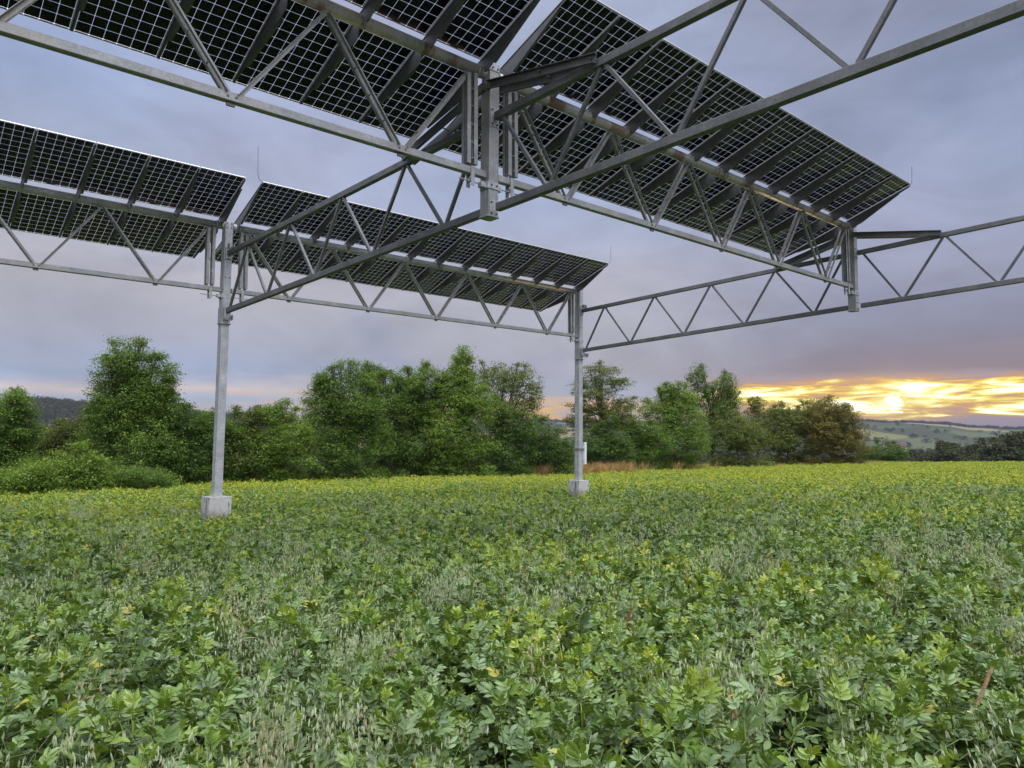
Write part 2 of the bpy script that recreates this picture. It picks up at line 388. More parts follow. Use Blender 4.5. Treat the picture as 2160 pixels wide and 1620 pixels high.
T.l(c, p.inputs['Base Color']); p.inputs['Roughness'].default_value = 0.95; p.inputs['Specular IOR Level'].default_value = 0.1
me = np_mesh('ground', vs, fs, 4, True); me.materials.append(M_ground)
g_ = bpy.data.objects.new('ground', me); COL.objects.link(g_); tag(g_, kind='structure')

# ------------------------------------------------------------------ solar tables
TILT = math.radians(19.3); NG = 0.182
def sn(x, s, n):      # table plane coordinates -> row frame (y away, z up); s>0 towards the camera and up
    return Vector((x, -(s * math.cos(TILT) - n * math.sin(TILT)), s * math.sin(TILT) + n * math.cos(TILT)))
mod_mesh = {}
def glass_mesh():
    m_ = MB(); t = 0.006
    m_.add([(0, 0, 0), (MW, 0, 0), (MW, ML, 0), (0, ML, 0), (0, 0, t), (MW, 0, t), (MW, ML, t), (0, ML, t)],
           [(0, 3, 2, 1), (0, 1, 5, 4), (1, 2, 6, 5), (2, 3, 7, 6), (3, 0, 4, 7)])
    return m_
def frame_mesh():
    m_ = MB(); h = 0.024; z = -0.007; wd = 0.014
    m_.bar((wd / 2, -wd / 2, z), (wd / 2, ML + wd / 2, z), wd, h, (0, 0, 1)); m_.bar((MW - wd / 2, -wd / 2, z), (MW - wd / 2, ML + wd / 2, z), wd, h)
    m_.bar((wd + .001, 0, z), (MW - wd - .001, 0, z), wd, h - .002); m_.bar((wd + .001, ML, z), (MW - wd - .001, ML, z), wd, h - .002)
    return m_
def make_table(mtx, label):
    root = empty('solar_table', mtx, label, 'solar panels', 'tilted tables of solar panels on the steel frame')
    glass = fr = jb = cb = None
    # module local frame: x along the row, y up the slope
    for strip, s0 in (('up', 0.068), ('low', -1.925)):
        for k in range(12):
            x0 = OFF + k * MP + 0.01
            o = sn(x0, s0, NG)
            if glass is None:
                g = glass_mesh().build('solar_panel', M_pv, root); glass = g
            else:
                g = glass.copy(); COL.objects.link(g); g.parent = root
            xx = Vector((1, 0, 0)); yy = (sn(0, 1, 0) - sn(0, 0, 0)); m_ = frame(o, xx, yy); g.matrix_local = m_
            if fr is None: f_ = frame_mesh().build('panel_frame', M_frame, g); fr = f_
            else: f_ = fr.copy(); COL.objects.link(f_); f_.parent = g
            if strip == 'up':
                if jb is None:
                    q = MB(); q.box((MW / 2, 0.03, -0.035), 0.13, 0.08, 0.04); q.box((MW / 2 - 0.06, 0.015, -0.03), 0.06, 0.02, 0.015); q.box((MW / 2 + 0.06, 0.015, -0.03), 0.06, 0.02, 0.015)
                    jb = j_ = q.build('junction_box', M_black, g)
                    q = MB(); q.path([(MW / 2 - .03, 0.0, -0.04), (MW / 2 - .015, -0.05, -0.09), (MW / 2, -0.08, -0.16), (MW / 2, -0.09, -0.21)], 0.006, 5)
                    q.path([(MW / 2 + .03, 0.0, -0.04), (MW / 2 + .015, -0.05, -0.09), (MW / 2 + .004, -0.08, -0.16)], 0.006, 5)
                    q.cyl((MW / 2, -0.085, -0.17), (MW / 2, -0.09, -0.22), 0.014, 6)
                    cb = c_ = q.build('cable', M_black, g)
                else:
                    j_ = jb.copy(); COL.objects.link(j_); j_.parent = g; c_ = cb.copy(); COL.objects.link(c_); c_.parent = g
    rib = None
    for k in range(13):
        x = OFF + k * MP
        if rib is None:
            q = MB(); t = 0.004
            up_ = [(0.03, .155), (0.015, .06), (0.085, -.075), (0.13, -.105), (0.30, -.075), (1.42, .115), (1.70, .130), (1.72, .155)]
            lo_ = [(-0.05, .155), (-0.10, .02), (-0.13, -.07), (-0.20, -.11), (-0.34, -.10), (-1.50, .095), (-1.88, .130), (-1.90, .155)]
            for poly in (up_, lo_):
                n = len(poly)
                vv = [sn(-t, s, n_) for s, n_ in poly] + [sn(t, s, n_) for s, n_ in poly]
                q.add(vv, [tuple(range(n)), tuple(range(2 * n - 1, n - 1, -1))] + [(i, n + i, n + (i + 1) % n, (i + 1) % n) for i in range(n)])
                a_, b_ = sn(0.022, poly[4][0], poly[4][1]), sn(0.022, poly[5][0], poly[5][1])   # folded flange along the free edge
                q.bar(a_, b_, 0.044, 0.004, sn(0, 0, 1) - sn(0, 0, 0))
            a_, b_ = sn(0, -1.92, .161), sn(0, 1.735, .161)
            q.bar(a_, b_, 0.03, 0.010, sn(0, 0, 1) - sn(0, 0, 0))
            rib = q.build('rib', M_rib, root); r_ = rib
        else:
            r_ = rib.copy(); COL.objects.link(r_); r_.parent = root
        r_.location = (x, 0, 0)
    return root
L_tab = ['near right table of dark glass solar panels, its rusty tube crossing behind the lattice truss', 'near left table of solar panels cut off by the top left corner of the view',
         'far right table of dark solar panels, ending above the post with the grey cabinet', 'far left table of solar panels running out at the left edge behind the near table']
tab = make_table(rowm(0, 0), L_tab[0])
copy_tree(tab, rowm(-1, 0), L_tab[1]); copy_tree(tab, rowm(0, 1), L_tab[2]); copy_tree(tab, rowm(-1, 1), L_tab[3])

# ------------------------------------------------------------------ row girders (tube on top, box chord below)
HR, N0 = 1.60, 0.45
def make_girder(mtx, label, tubemat):
    root = empty('row_girder', mtx, label, 'lattice girder', 'lattice girders carrying the panel tables')
    q = MB(); q.cyl((0.13, 0, 0), (LA - 0.13, 0, 0), 0.089, 28)
    for k in range(13):
        x = OFF + k * MP; q.cyl((x - 0.012, 0, 0), (x + 0.012, 0, 0), 0.094, 24)
    for x in (0.28, LA - 0.28, LA / 2 + 0.1, LA / 2 + 0.2): q.cyl((x - 0.015, 0, 0), (x + 0.015, 0, 0), 0.104, 24)
    q.build('tube', tubemat, root, True)
    q = MB(); q.bar((0.12, 0, -HR), (LA - 0.12, 0, -HR), 0.10, 0.11)
    q.build('lower_chord', M_galv, root)
    s = (LA - 2 * N0) / 5
    for k in range(5):
        xt0, xb, xt1 = N0 + k * s, N0 + (k + .5) * s, N0 + (k + 1) * s
        for (xa, xc, sg) in ((xt0, xb - 0.06, 1), (xt1, xb + 0.06, -1)):
            q = MB(); w_ = 0.052
            for sd in (-1, 1):
                q.angle((xa + 0.03 * sg, sd * 0.035, -0.10), (xc, sd * 0.035, -HR + 0.035), w_, 0.006, (0, sd, 0.001), sd)
            # batten plates and bolts
            for t in (0.2, 0.4, 0.6, 0.8):
                px, pz = xa + (xc - xa) * t, -0.10 + (-HR + 0.135) * t
                q.cyl((px, -0.05, pz), (px, 0.05, pz), 0.012, 6)
            q.build('brace', M_galv, root)
        q = MB(); q.box((xb, 0, -HR - 0.075), 0.10, 0.03, 0.05); q.cyl((xb - .05, -0.062, -HR), (xb - .05, 0.062, -HR), 0.014, 6); q.cyl((xb + .05, -0.062, -HR), (xb + .05, 0.062, -HR), 0.014, 6)
        q.build('bolt_plate', M_rib, root)
    for k in range(6):
        x = N0 + k * s
        q = MB(); q.prof([(-0.06, -0.14), (0.06, -0.14), (0.09, -0.085), (-0.09, -0.085)], (x, -0.004, 0), (x, 0.004, 0)); q.build('gusset', M_galv, root)
    for x, sg in ((N0, 1), (LA - N0, -1)):
        q = MB()
        for dx, hh in ((-0.02, 0.0), (0.11, 0.03)):
            q.chan((x + sg * dx - sg * .09, -0.045, -0.09 - hh), (x + sg * dx - sg * .09, -0.045, -HR + 0.09), 0.07, 0.05, 0.007, (0, -1, 0))
            q.chan((x + sg * dx - sg * .09, 0.045, -0.09 - hh), (x + sg * dx - sg * .09, 0.045, -HR + 0.05), 0.07, 0.05, 0.007, (0, 1, 0))
        for z in (-0.35, -0.62, -0.9, -1.18, -1.42): q.cyl((x - .1 * sg, -0.06, z), (x + .05 * sg, -0.06, z), 0.009, 6)
        q.build('vertical_strut', M_galv, root)
        q = MB()
        for sd in (-1, 1): q.box((x - sg * 0.06, sd * 0.058, -HR - 0.09), 0.07, 0.010, 0.30)
        q.box((x - sg * 0.06, 0, -HR - 0.13), 0.05, 0.10, 0.05)
        q.cyl((x - sg * 0.40, -0.012, -HR - 0.16), (x + sg * 0.16, -0.012, -HR - 0.16), 0.011, 8)
        q.box((x - sg * 0.085, -0.012, -HR - 0.16), 0.02, 0.04, 0.04)
        q.build('clamp_bracket', M_post, root)
    return root
gl = ['lattice girder with rusty tube between the two hanging columns', 'thick lower chord and V braces crossing the top left corner under the near panels',
      'far lattice girder between the two footed posts', 'far lattice girder reaching from the left edge to the left footed post']
gr = make_girder(rowm(0, 0), gl[0], M_rusty_tube)
copy_tree(gr, rowm(-1, 0), gl[1])
gr2 = make_girder(rowm(0, 1), gl[2], M_galv_tube)
copy_tree(gr2, rowm(-1, 1), gl[3])
for c_ in gr2.children:
    if c_.name.startswith('tube'): pass

# ------------------------------------------------------------------ cross trusses
HB, HT, SBN, B0 = 2.135, 0.70, 2.08, 0.11
def crossm(i, j, back):     # local x from footed post towards the hanging column
    if not back: return frame(node(i, j), -B, Aperp.cross(Vector((0, 0, 1))))
    return frame(node(i, j), B, -Ah)
def make_cross(mtx, label, ends):
    root = empty('cross_truss', mtx, label, 'lattice truss', 'lattice trusses across the rows')
    e0 = 0.13; e1 = LB - 0.11
    q = MB(); q.bar((e0, 0, -HB), (e1, 0, -HB), 0.10, 0.12); q.build('lower_chord', M_galv_backlit, root)
    q = MB(); q.bar((e0, 0, -HT), (e1, 0, -HT), 0.10, 0.12); q.build('upper_chord', M_galv_backlit, root)
    for k in range(5):
        xb0, xt = B0 + k * SBN + 0.05, B0 + (k + .5) * SBN
        xt_ = min(xt, LB - 0.22)
        q = MB(); q.bar((xb0 + (0.10 if k == 0 else 0), 0, -HB + 0.06), (xt_ - 0.04, 0, -HT - 0.06), 0.055, 0.055, (0, 1, 0)); q.build('brace', M_galv_backlit, root)
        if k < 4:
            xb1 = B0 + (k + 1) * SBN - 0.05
            q = MB(); q.bar((xt + 0.04, 0, -HT - 0.06), (xb1, 0, -HB + 0.06), 0.055, 0.055, (0, 1, 0)); q.build('brace', M_galv_backlit, root)
    # haunch struts up to the hanging column
    xk = B0 + 3.5 * SBN
    for sd in (-1, 1):
        q = MB(); q.chan((LB - 0.02, sd * 0.115, -0.20), (xk + 0.05, sd * 0.115, -HT + 0.035), 0.05, 0.13, 0.008)
        q.build('haunch_strut', M_galv_backlit, root)
    q = MB()
    for xx_ in (xk + 0.12, xk + 1.05):
        t = (LB - 0.02 - xx_) / (LB - 0.07 - xk); z = -0.20 + (-HT + 0.235) * t
        q.cyl((xx_, -0.15, z), (xx_, 0.15, z), 0.013, 8)
    q.build('bolt', M_dark, root)
    # end plates
    q = MB()
    q.box((e0 - 0.01, 0, -HB - 0.03), 0.012, 0.16, 0.34); q.box((e0 - 0.01, 0, -HT), 0.012, 0.16, 0.30)
    if ends:
        for z in (-HB - 0.17, -HT + 0.14):
            for sd in (-1, 1): q.box((e0 + 0.10, sd * 0.058, z - 0.02 if z < -1 else z), 0.14, 0.010, 0.13)
            q.cyl((e0 - 0.1, 0.03, z), (e0 + 0.22, 0.03, z), 0.010, 8)
    q.build('end_plate', M_post, root)
    return root
cl_ = ['lattice truss from the left footed post to the near hanging column', 'near lattice truss rising to the top right corner of the view',
       'lattice truss from the post with the grey cabinet to the far hanging column', 'dark lattice truss at the right edge past the far hanging column']
ct = make_cross(crossm(0, 1, False), cl_[0], True)
copy_tree(ct, crossm(1, 1, False), cl_[2])
copy_tree(ct, crossm(0, -1, True), cl_[1]); copy_tree(ct, crossm(1, -1, True), cl_[3])

# ------------------------------------------------------------------ posts
def postm(i, j):
    m_ = frame(node(i, j), Ah, Aperp); return m_
def make_post(i, j, label, cabinet):
    base = node(i, j); zc = float(canopy(np.array(base.x), np.array(base.y)))
    zg = zc - SOIL; ztop = base.z
    m_ = frame(Vector((base.x, base.y, zg)), Ah, Aperp)
    root = empty('footed_post', m_, label, 'steel post', 'footed steel posts')
    H = ztop - zg + 0.11; hf = SOIL + 0.46
    q = MB(); q.prof([(-.095, -.105), (.095, -.105), (.095, -.02), (.088, -.015), (.088, .015), (.095, .02), (.095, .105), (-.095, .105), (-.095, .02), (-.088, .015), (-.088, -.015), (-.095, -.02)], (0, 0, hf - 0.3), (0, 0, H), (0, 1, 0))
    q.build('post', M_post, root)
    q = MB(); wf = 0.27
    q.prof([(-wf + .02, -wf), (wf - .02, -wf), (wf, -wf + .02), (wf, wf - .02), (wf - .02, wf), (-wf + .02, wf), (-wf, wf - .02), (-wf, -wf + .02)], (0, 0, -0.4), (0, 0, hf), (0, 1, 0))
    q.build('concrete_footing', M_conc, root)
    q = MB(); z0 = ztop - zg
    q.bar((0.0, -0.117, z0 - 2.42), (0.0, -0.117, z0 + 0.09), 0.16, 0.014, (0, 1, 0))
    q.bar((-0.107, 0.0, z0 - 2.42), (-0.107, 0.0, z0 - 2.05), 0.014, 0.20, (0, 1, 0)); q.bar((0.107, 0.0, z0 - 2.42), (0.107, 0.0, z0 - 2.05), 0.014, 0.20, (0, 1, 0))
    q.box((0, 0, z0 - HR - 0.16), 0.25, 0.26, 0.10)
    q.box((-0.16, -0.01, z0 - HR - 0.16), 0.09, 0.10, 0.07); q.box((0.16, -0.01, z0 - HR - 0.16), 0.09, 0.10, 0.07)
    q.box((0, -0.02, z0 - 2.44), 0.27, 0.26, 0.02)
    q.build('mounting_bracket', M_post, root)
    q = MB()
    for z in (z0 - 2.36, z0 - 2.1, z0 - 1.3, z0 - 0.8, z0 - 0.6, z0 - 0.05, z0 + 0.05):
        for dx in (-0.05, 0.05): q.cyl((dx, -0.122, z), (dx, -0.142, z), 0.014, 6)
    q.build('bolt', M_dark, root)
    if cabinet:
        q = MB(); q.box((0.185, -0.02, hf + 0.96), 0.12, 0.30, 0.78); q.box((0.12, -0.02, hf + 0.96), 0.02, 0.2, 0.5)
        q.build('cabinet', M_box, root)
        q = MB(); q.box((0, 0, hf + 1.10), 0.23, 0.25, 0.06); q.box((0.115, -0.02, hf + 1.10), 0.03, 0.30, 0.05); q.build('strap', M_strap, root)
    return root
make_post(0, 1, 'tall galvanised post on a cracked square concrete footing, left of centre', False)
make_post(1, 1, 'galvanised post with a pale grey cabinet strapped to its side', True)
def make_hanging(i, j, label):
    root = empty('hanging_column', postm(i, j), label, 'hanging column', 'short steel columns hanging from the truss joints')
    q = MB(); q.prof([(-.095, -.10), (.095, -.10), (.095, .10), (-.095, .10)], (0, 0, -HB - 0.10), (0, 0, 0.12), (0, 1, 0)); q.build('column', M_galv, root)
    q = MB(); q.box((0, 0, -HB - 0.11), 0.24, 0.24, 0.02); q.box((0, 0, -HR - 0.17), 0.22, 0.23, 0.11)
    q.box((-0.15, -0.01, -HR - 0.17), 0.10, 0.10, 0.08); q.box((0.15, -0.01, -HR - 0.17), 0.10, 0.10, 0.08)
    q.box((0, -0.105, -HB + 0.02), 0.15, 0.012, 0.26); q.box((0, -0.105, -HT), 0.15, 0.012, 0.30); q.box((0, 0, 0.10), 0.21, 0.22, 0.12)
    q.build('mounting_bracket', M_post, root)
    q = MB()
    for z in (-HB + .1, -HB - .07, -HT + .11, -HT - .11, -HR - .17, 0.08):
        for dx in (-0.05, 0.05): q.cyl((dx, -0.110, z), (dx, -0.130, z), 0.014, 6)
    q.build('bolt', M_dark, root)
    return root
make_hanging(0, 0, 'near hanging column where the rusty tube meets the lattice truss, top centre')
make_hanging(1, 0, 'far hanging column at the right end of the near panel table')

# lightning rods
def rod(i, j, x, lab, low=False, h=0.85):
    M = rowm(i, j); s = -1.93 if low else 1.74
    p0 = M @ sn(x, s, 0.16); sg = 1 if x > 6 else -1
    d = A.normalized() * sg * (0.12 if not low else 0.02)
    q = MB()
    if low: pts = [p0, p0 + d * 8 + Vector((0, 0, -0.18)), p0 + d * 14 + Vector((0, 0, -0.02))]
    else: pts = [p0 - d, p0 + d * 0.8 + Vector((0, 0, 0.06)), p0 + d * 1.1 + Vector((0, 0, 0.2)), p0 + d * 1.25 + Vector((0, 0, h))]
    q.path([p - p0 for p in pts], 0.0065, 6)
    o = q.build('lightning_rod', M_rib); o.location = p0
    tag(o, lab, 'lightning rod', 'thin rods on the panel corners')
rod(0, 1, OFF + 0.02, 'thin rod rising in the gap between the two far panel tables')
rod(0, 1, LA - OFF - 0.02, 'thin rod on the right end of the far panel table', h=0.65)
rod(0, 0, LA - OFF - 0.02, 'thin bent rod at the right end of the near panel table', h=0.52)

# ------------------------------------------------------------------ foliage helpers
def rot_to(nrm):
    """orthonormal frames from normals (n,3) with random spin"""
    n = nrm / np.linalg.norm(nrm, axis=1, keepdims=True)
    r = rng.normal(size=n.shape); t = np.cross(n, r); t /= np.linalg.norm(t, axis=1, keepdims=True) + 1e-9
    return n, t, np.cross(n, t)
def leaf_quads(cen, nrm, L, Wd, droop=0.0):
    n, t, b = rot_to(nrm)
    if droop: t[:, 2] -= droop; t /= np.linalg.norm(t, axis=1, keepdims=True); b = np.cross(n, t); b /= np.linalg.norm(b, axis=1, keepdims=True) + 1e-9
    L = L[:, None]; Wd = Wd[:, None]
    v = np.stack([cen - t * L / 2, cen + b * Wd / 2 + n * L * 0.10 - t * L * .08, cen + t * L / 2 - n * L * 0.05, cen - b * Wd / 2 + n * L * 0.10 - t * L * .08], 1)
    return v.reshape(-1, 3)
def leaf_mat(name, dark, mid_, light, trans=0.35, rough=0.5, spec=0.3):
    m_, T = mat(name); o = T.n('ShaderNodeOutputMaterial'); p = T.n('ShaderNodeBsdfPrincipled')
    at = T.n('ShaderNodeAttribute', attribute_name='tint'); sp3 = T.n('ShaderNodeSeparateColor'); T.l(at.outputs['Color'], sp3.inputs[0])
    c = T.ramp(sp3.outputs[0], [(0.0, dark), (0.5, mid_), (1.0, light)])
    T.l(c, p.inputs['Base Color']); p.inputs['Roughness'].default_value = rough; p.inputs['Specular IOR Level'].default_value = spec
    tl = T.n('ShaderNodeBsdfTranslucent'); cc = T.mix(0.5, c, (light[0], light[1], light[2] * 0.5, 1)); T.l(cc, tl.inputs[0])
    mx = T.n('ShaderNodeMixShader'); mx.inputs[0].default_value = trans
    T.l(p.outputs[0], mx.inputs[1]); T.l(tl.outputs[0], mx.inputs[2]); T.l(mx.outputs[0], o.inputs[0])
    return m_
def set_tint(me, vals, dom='POINT'):
    a = me.color_attributes.new('tint', 'FLOAT_COLOR', dom)
    c = np.ones((len(vals), 4), np.float32); c[:, :vals.shape[1]] = vals; a.data.foreach_set('color', c.ravel())

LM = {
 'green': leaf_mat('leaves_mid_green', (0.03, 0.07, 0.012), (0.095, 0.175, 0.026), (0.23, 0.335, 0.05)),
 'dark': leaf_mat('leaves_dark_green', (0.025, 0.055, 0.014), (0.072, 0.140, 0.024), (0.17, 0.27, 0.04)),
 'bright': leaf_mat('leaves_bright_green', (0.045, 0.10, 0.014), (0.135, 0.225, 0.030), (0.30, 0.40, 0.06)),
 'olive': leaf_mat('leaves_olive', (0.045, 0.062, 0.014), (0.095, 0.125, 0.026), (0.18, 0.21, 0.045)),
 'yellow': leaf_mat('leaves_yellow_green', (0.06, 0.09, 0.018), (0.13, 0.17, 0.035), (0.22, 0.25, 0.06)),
 'suntinted': leaf_mat('leaves_suntinted', (0.065, 0.055, 0.018), (0.14, 0.13, 0.03), (0.28, 0.24, 0.05)),  # warm sun flare on the bush painted into its leaf colour
}
M_bark = plain('bark', (0.07, 0.055, 0.04), 0.9, nz=0.35, sc=8)

def crown_data(lobes, leaf, dens, sparse=0.0, flat=0.0, droop=0.0):
    """lobes: (x,y,z,rx,ry,rz) in metres. returns verts (4 per leaf) and tint"""
    V = []; Tn = []
    for (x, y, z, rx, ry, rz) in lobes:
        area = math.pi * max(rx, .3) * max(rz, .3)
        nl = int(dens * area * 3.6 / (0.5 * leaf * leaf * 0.55)); per = 16
        nc = max(8, nl // per)
        d = rng.normal(size=(nc, 3)); d /= np.linalg.norm(d, axis=1, keepdims=True)
        sub = 11 if max(rx, rz) > 1.0 else 5      # boughs: smaller leaf masses standing out of the lobe
        sd_ = rng.normal(size=(sub, 3)); sd_[:, 2] = sd_[:, 2] * .8 + .25; sd_ /= np.linalg.norm(sd_, axis=1, keepdims=True)
        sr_ = 0.36 + 0.16 * rng.random(sub); stn = rng.normal(size=sub) * 0.09
        pick = rng.integers(0, sub, nc); inb = rng.random(nc) < 0.72
        rr = rng.random(nc) ** (1 / 4.5)
        # uneven outline
        ph = rng.random(6) * 6.28
        bump = 1 + 0.11 * np.sin(5 * d[:, 0] + ph[0]) * np.cos(4 * d[:, 2] + ph[1]) + 0.09 * np.sin(9 * d[:, 1] + 7 * d[:, 2] + ph[2]) + 0.04 * rng.normal(size=nc)
        stray = rng.random(nc) < 0.04; bump[stray] *= 1.0 + 0.22 * rng.random(stray.sum())
        unit = np.where(inb[:, None], sd_[pick] * 0.68 + d * (rr * bump)[:, None] * sr_[pick][:, None], d * (rr * bump)[:, None] * 0.72)
        c = unit * np.array([rx, ry, rz]) + np.array([x, y, z])
        cr_ = 0.20 + 0.26 * rng.random(nc); cr_ *= (0.6 + 0.4 * leaf / 0.15)
        if stray.any(): cr_[stray] *= 0.6
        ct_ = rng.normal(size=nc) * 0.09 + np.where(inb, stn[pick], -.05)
        keep = np.ones(nc, bool)
        if sparse:
            hole = np.sin(c[:, 0] * 2.3 + ph[3]) + np.sin(c[:, 2] * 2.9 + ph[4]) + np.sin(c[:, 1] * 2.1 + ph[5]); keep = hole > -3 + 3.6 * sparse
            if keep.sum() < 8: keep[:8] = True
        c, d2, cr2, ct2 = c[keep], d[keep], cr_[keep], ct_[keep]; nc = len(c)
        off = rng.normal(size=(nc, per, 3)) * cr2[:, None, None] * np.array([0.58, 0.58, 0.26 if not flat else 0.18])
        cen = (c[:, None, :] + off).reshape(-1, 3)
        outw = np.repeat(d2, per, 0)
        nrm = outw * 0.55 + np.array([0, 0, 0.75 + flat]) + rng.normal(size=cen.shape) * 0.55
        L = leaf * (0.5 + 0.9 * rng.random(len(cen)) ** 1.5); Wd = L * (0.45 + 0.2 * rng.random(len(cen)))
        V.append(leaf_quads(cen, nrm, L, Wd, droop))
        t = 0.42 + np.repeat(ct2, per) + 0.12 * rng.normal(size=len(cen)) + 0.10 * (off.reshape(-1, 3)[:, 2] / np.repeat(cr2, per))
        Tn.append(np.repeat(np.clip(t, 0, 1), 4))
    V = np.concatenate(V); t = np.concatenate(Tn)
    return V, t
def crown_mesh(name, V, t):
    F = np.arange(len(V)).reshape(-1, 4)
    me = np_mesh(name, V, F, 4); set_tint(me, np.stack([t, t, t], 1)); return me

def limb_tree(q, base, top, r, lobes, nb=10):
    """tapered trunk with limbs into the lobes"""
    pts = [Vector(base)]; n = 6
    for i in range(1, n + 1):
        f = i / n; p_ = Vector(base).lerp(Vector(top), f) + Vector((random.gauss(0, .10), random.gauss(0, .1), 0)) * (1 if i < n else .3); pts.append(p_)
    q.path(pts, r, 8, r * 0.3)
    for l in lobes:
        k = random.choice([2, 3, 3, 4]); s = pts[k]
        for _ in range(3):
            e = Vector((l[0] + random.uniform(-.6, .6) * l[3], l[1] + random.uniform(-.5, .5) * l[4], l[2] + random.uniform(-.3, .75) * l[5]))
            m1 = s.lerp(e, 0.5) + Vector((random.gauss(0, .15), random.gauss(0, .15), 0.25))
            q.path([s, m1, e], r * 0.32, 5, r * 0.06)
            for _ in range(2):
                e2 = e + Vector((random.gauss(0, .5), random.gauss(0, .5), random.uniform(.1, .8))) * min(1, l[3]); q.path([m1.lerp(e, .5), e2], r * 0.12, 4, r * 0.03)

def horizon(px): return 934 + 0.0091 * (px - 1080)
def make_tree(label, cat, name, Y, px0, lobes_px, style, dens=1.0, sparse=0.0, flat=0.0, droop=0.0, leaf=None, trunk=None, group='trees and bushes along the hedgerow'):
    k = Y / FPX
    X0 = (px0 - 1080) * k
    zg = float(terrain(np.array([X0]), np.array([Y]))[0])
    lobes = []
    for lb in lobes_px:
        px, py, rx, ry = lb[:4]
        xw = (px - px0) * k; zw = CZ + (horizon(px) - py) * k - zg
        lobes.append((xw, random.uniform(-.25, .25) * rx * k, zw, rx * k, rx * k * 0.95, ry * k))
    if not sparse:
        x0_, x1_ = min(l[0] - l[3] for l in lobes), max(l[0] + l[3] for l in lobes); wd_ = (x1_ - x0_) / 2
        for f_ in (-.55, 0, .55):
            lobes.append(((x0_ + x1_) / 2 + f_ * wd_, random.uniform(-.3, .3), random.uniform(.7, 1.0), wd_ * .46, wd_ * .46, random.uniform(.8, 1.4)))
    for l in list(lobes):      # ragged upward shoots
        if l[2] > 1.5 and l[3] > 0.9:
            for _ in range(3 if not sparse else 1):
                q_ = random.uniform(-.95, .95); h_ = math.sqrt(max(0.05, 1 - q_ * q_)); w_ = random.uniform(.10, .20) * min(2.2, l[3])
                lobes.append((l[0] + q_ * l[3], l[1] + random.uniform(-.5, .5) * l[4], l[2] + l[5] * h_ * 1.06, w_, w_, w_ * random.uniform(1.0, 2.0)))
    lobes = [(a, b, c, d * (1.08 if sparse else (1.2 if d > 1 else 1.0)), e * 1.15, f * (1.04 if sparse or d < 1 else 1.10)) for a, b, c, d, e, f in lobes]
    root = empty(name, Matrix.Translation((X0, Y, zg)), label, cat, group)
    lf = leaf or (0.072 + 0.0010 * Y)
    V, t = crown_data(lobes, lf, dens * (1.1 if not sparse else 1.0), sparse, flat, droop)
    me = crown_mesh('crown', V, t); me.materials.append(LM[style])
    o = bpy.data.objects.new('crown', me); COL.objects.link(o); o.parent = root
    ztop = max(l[2] + l[5] for l in lobes)
    q = MB(); limb_tree(q, (0, 0, -0.3), (0, 0, ztop * 0.8), trunk or max(0.05, ztop * 0.016), lobes); q.build('trunk', M_bark, root)
    return root

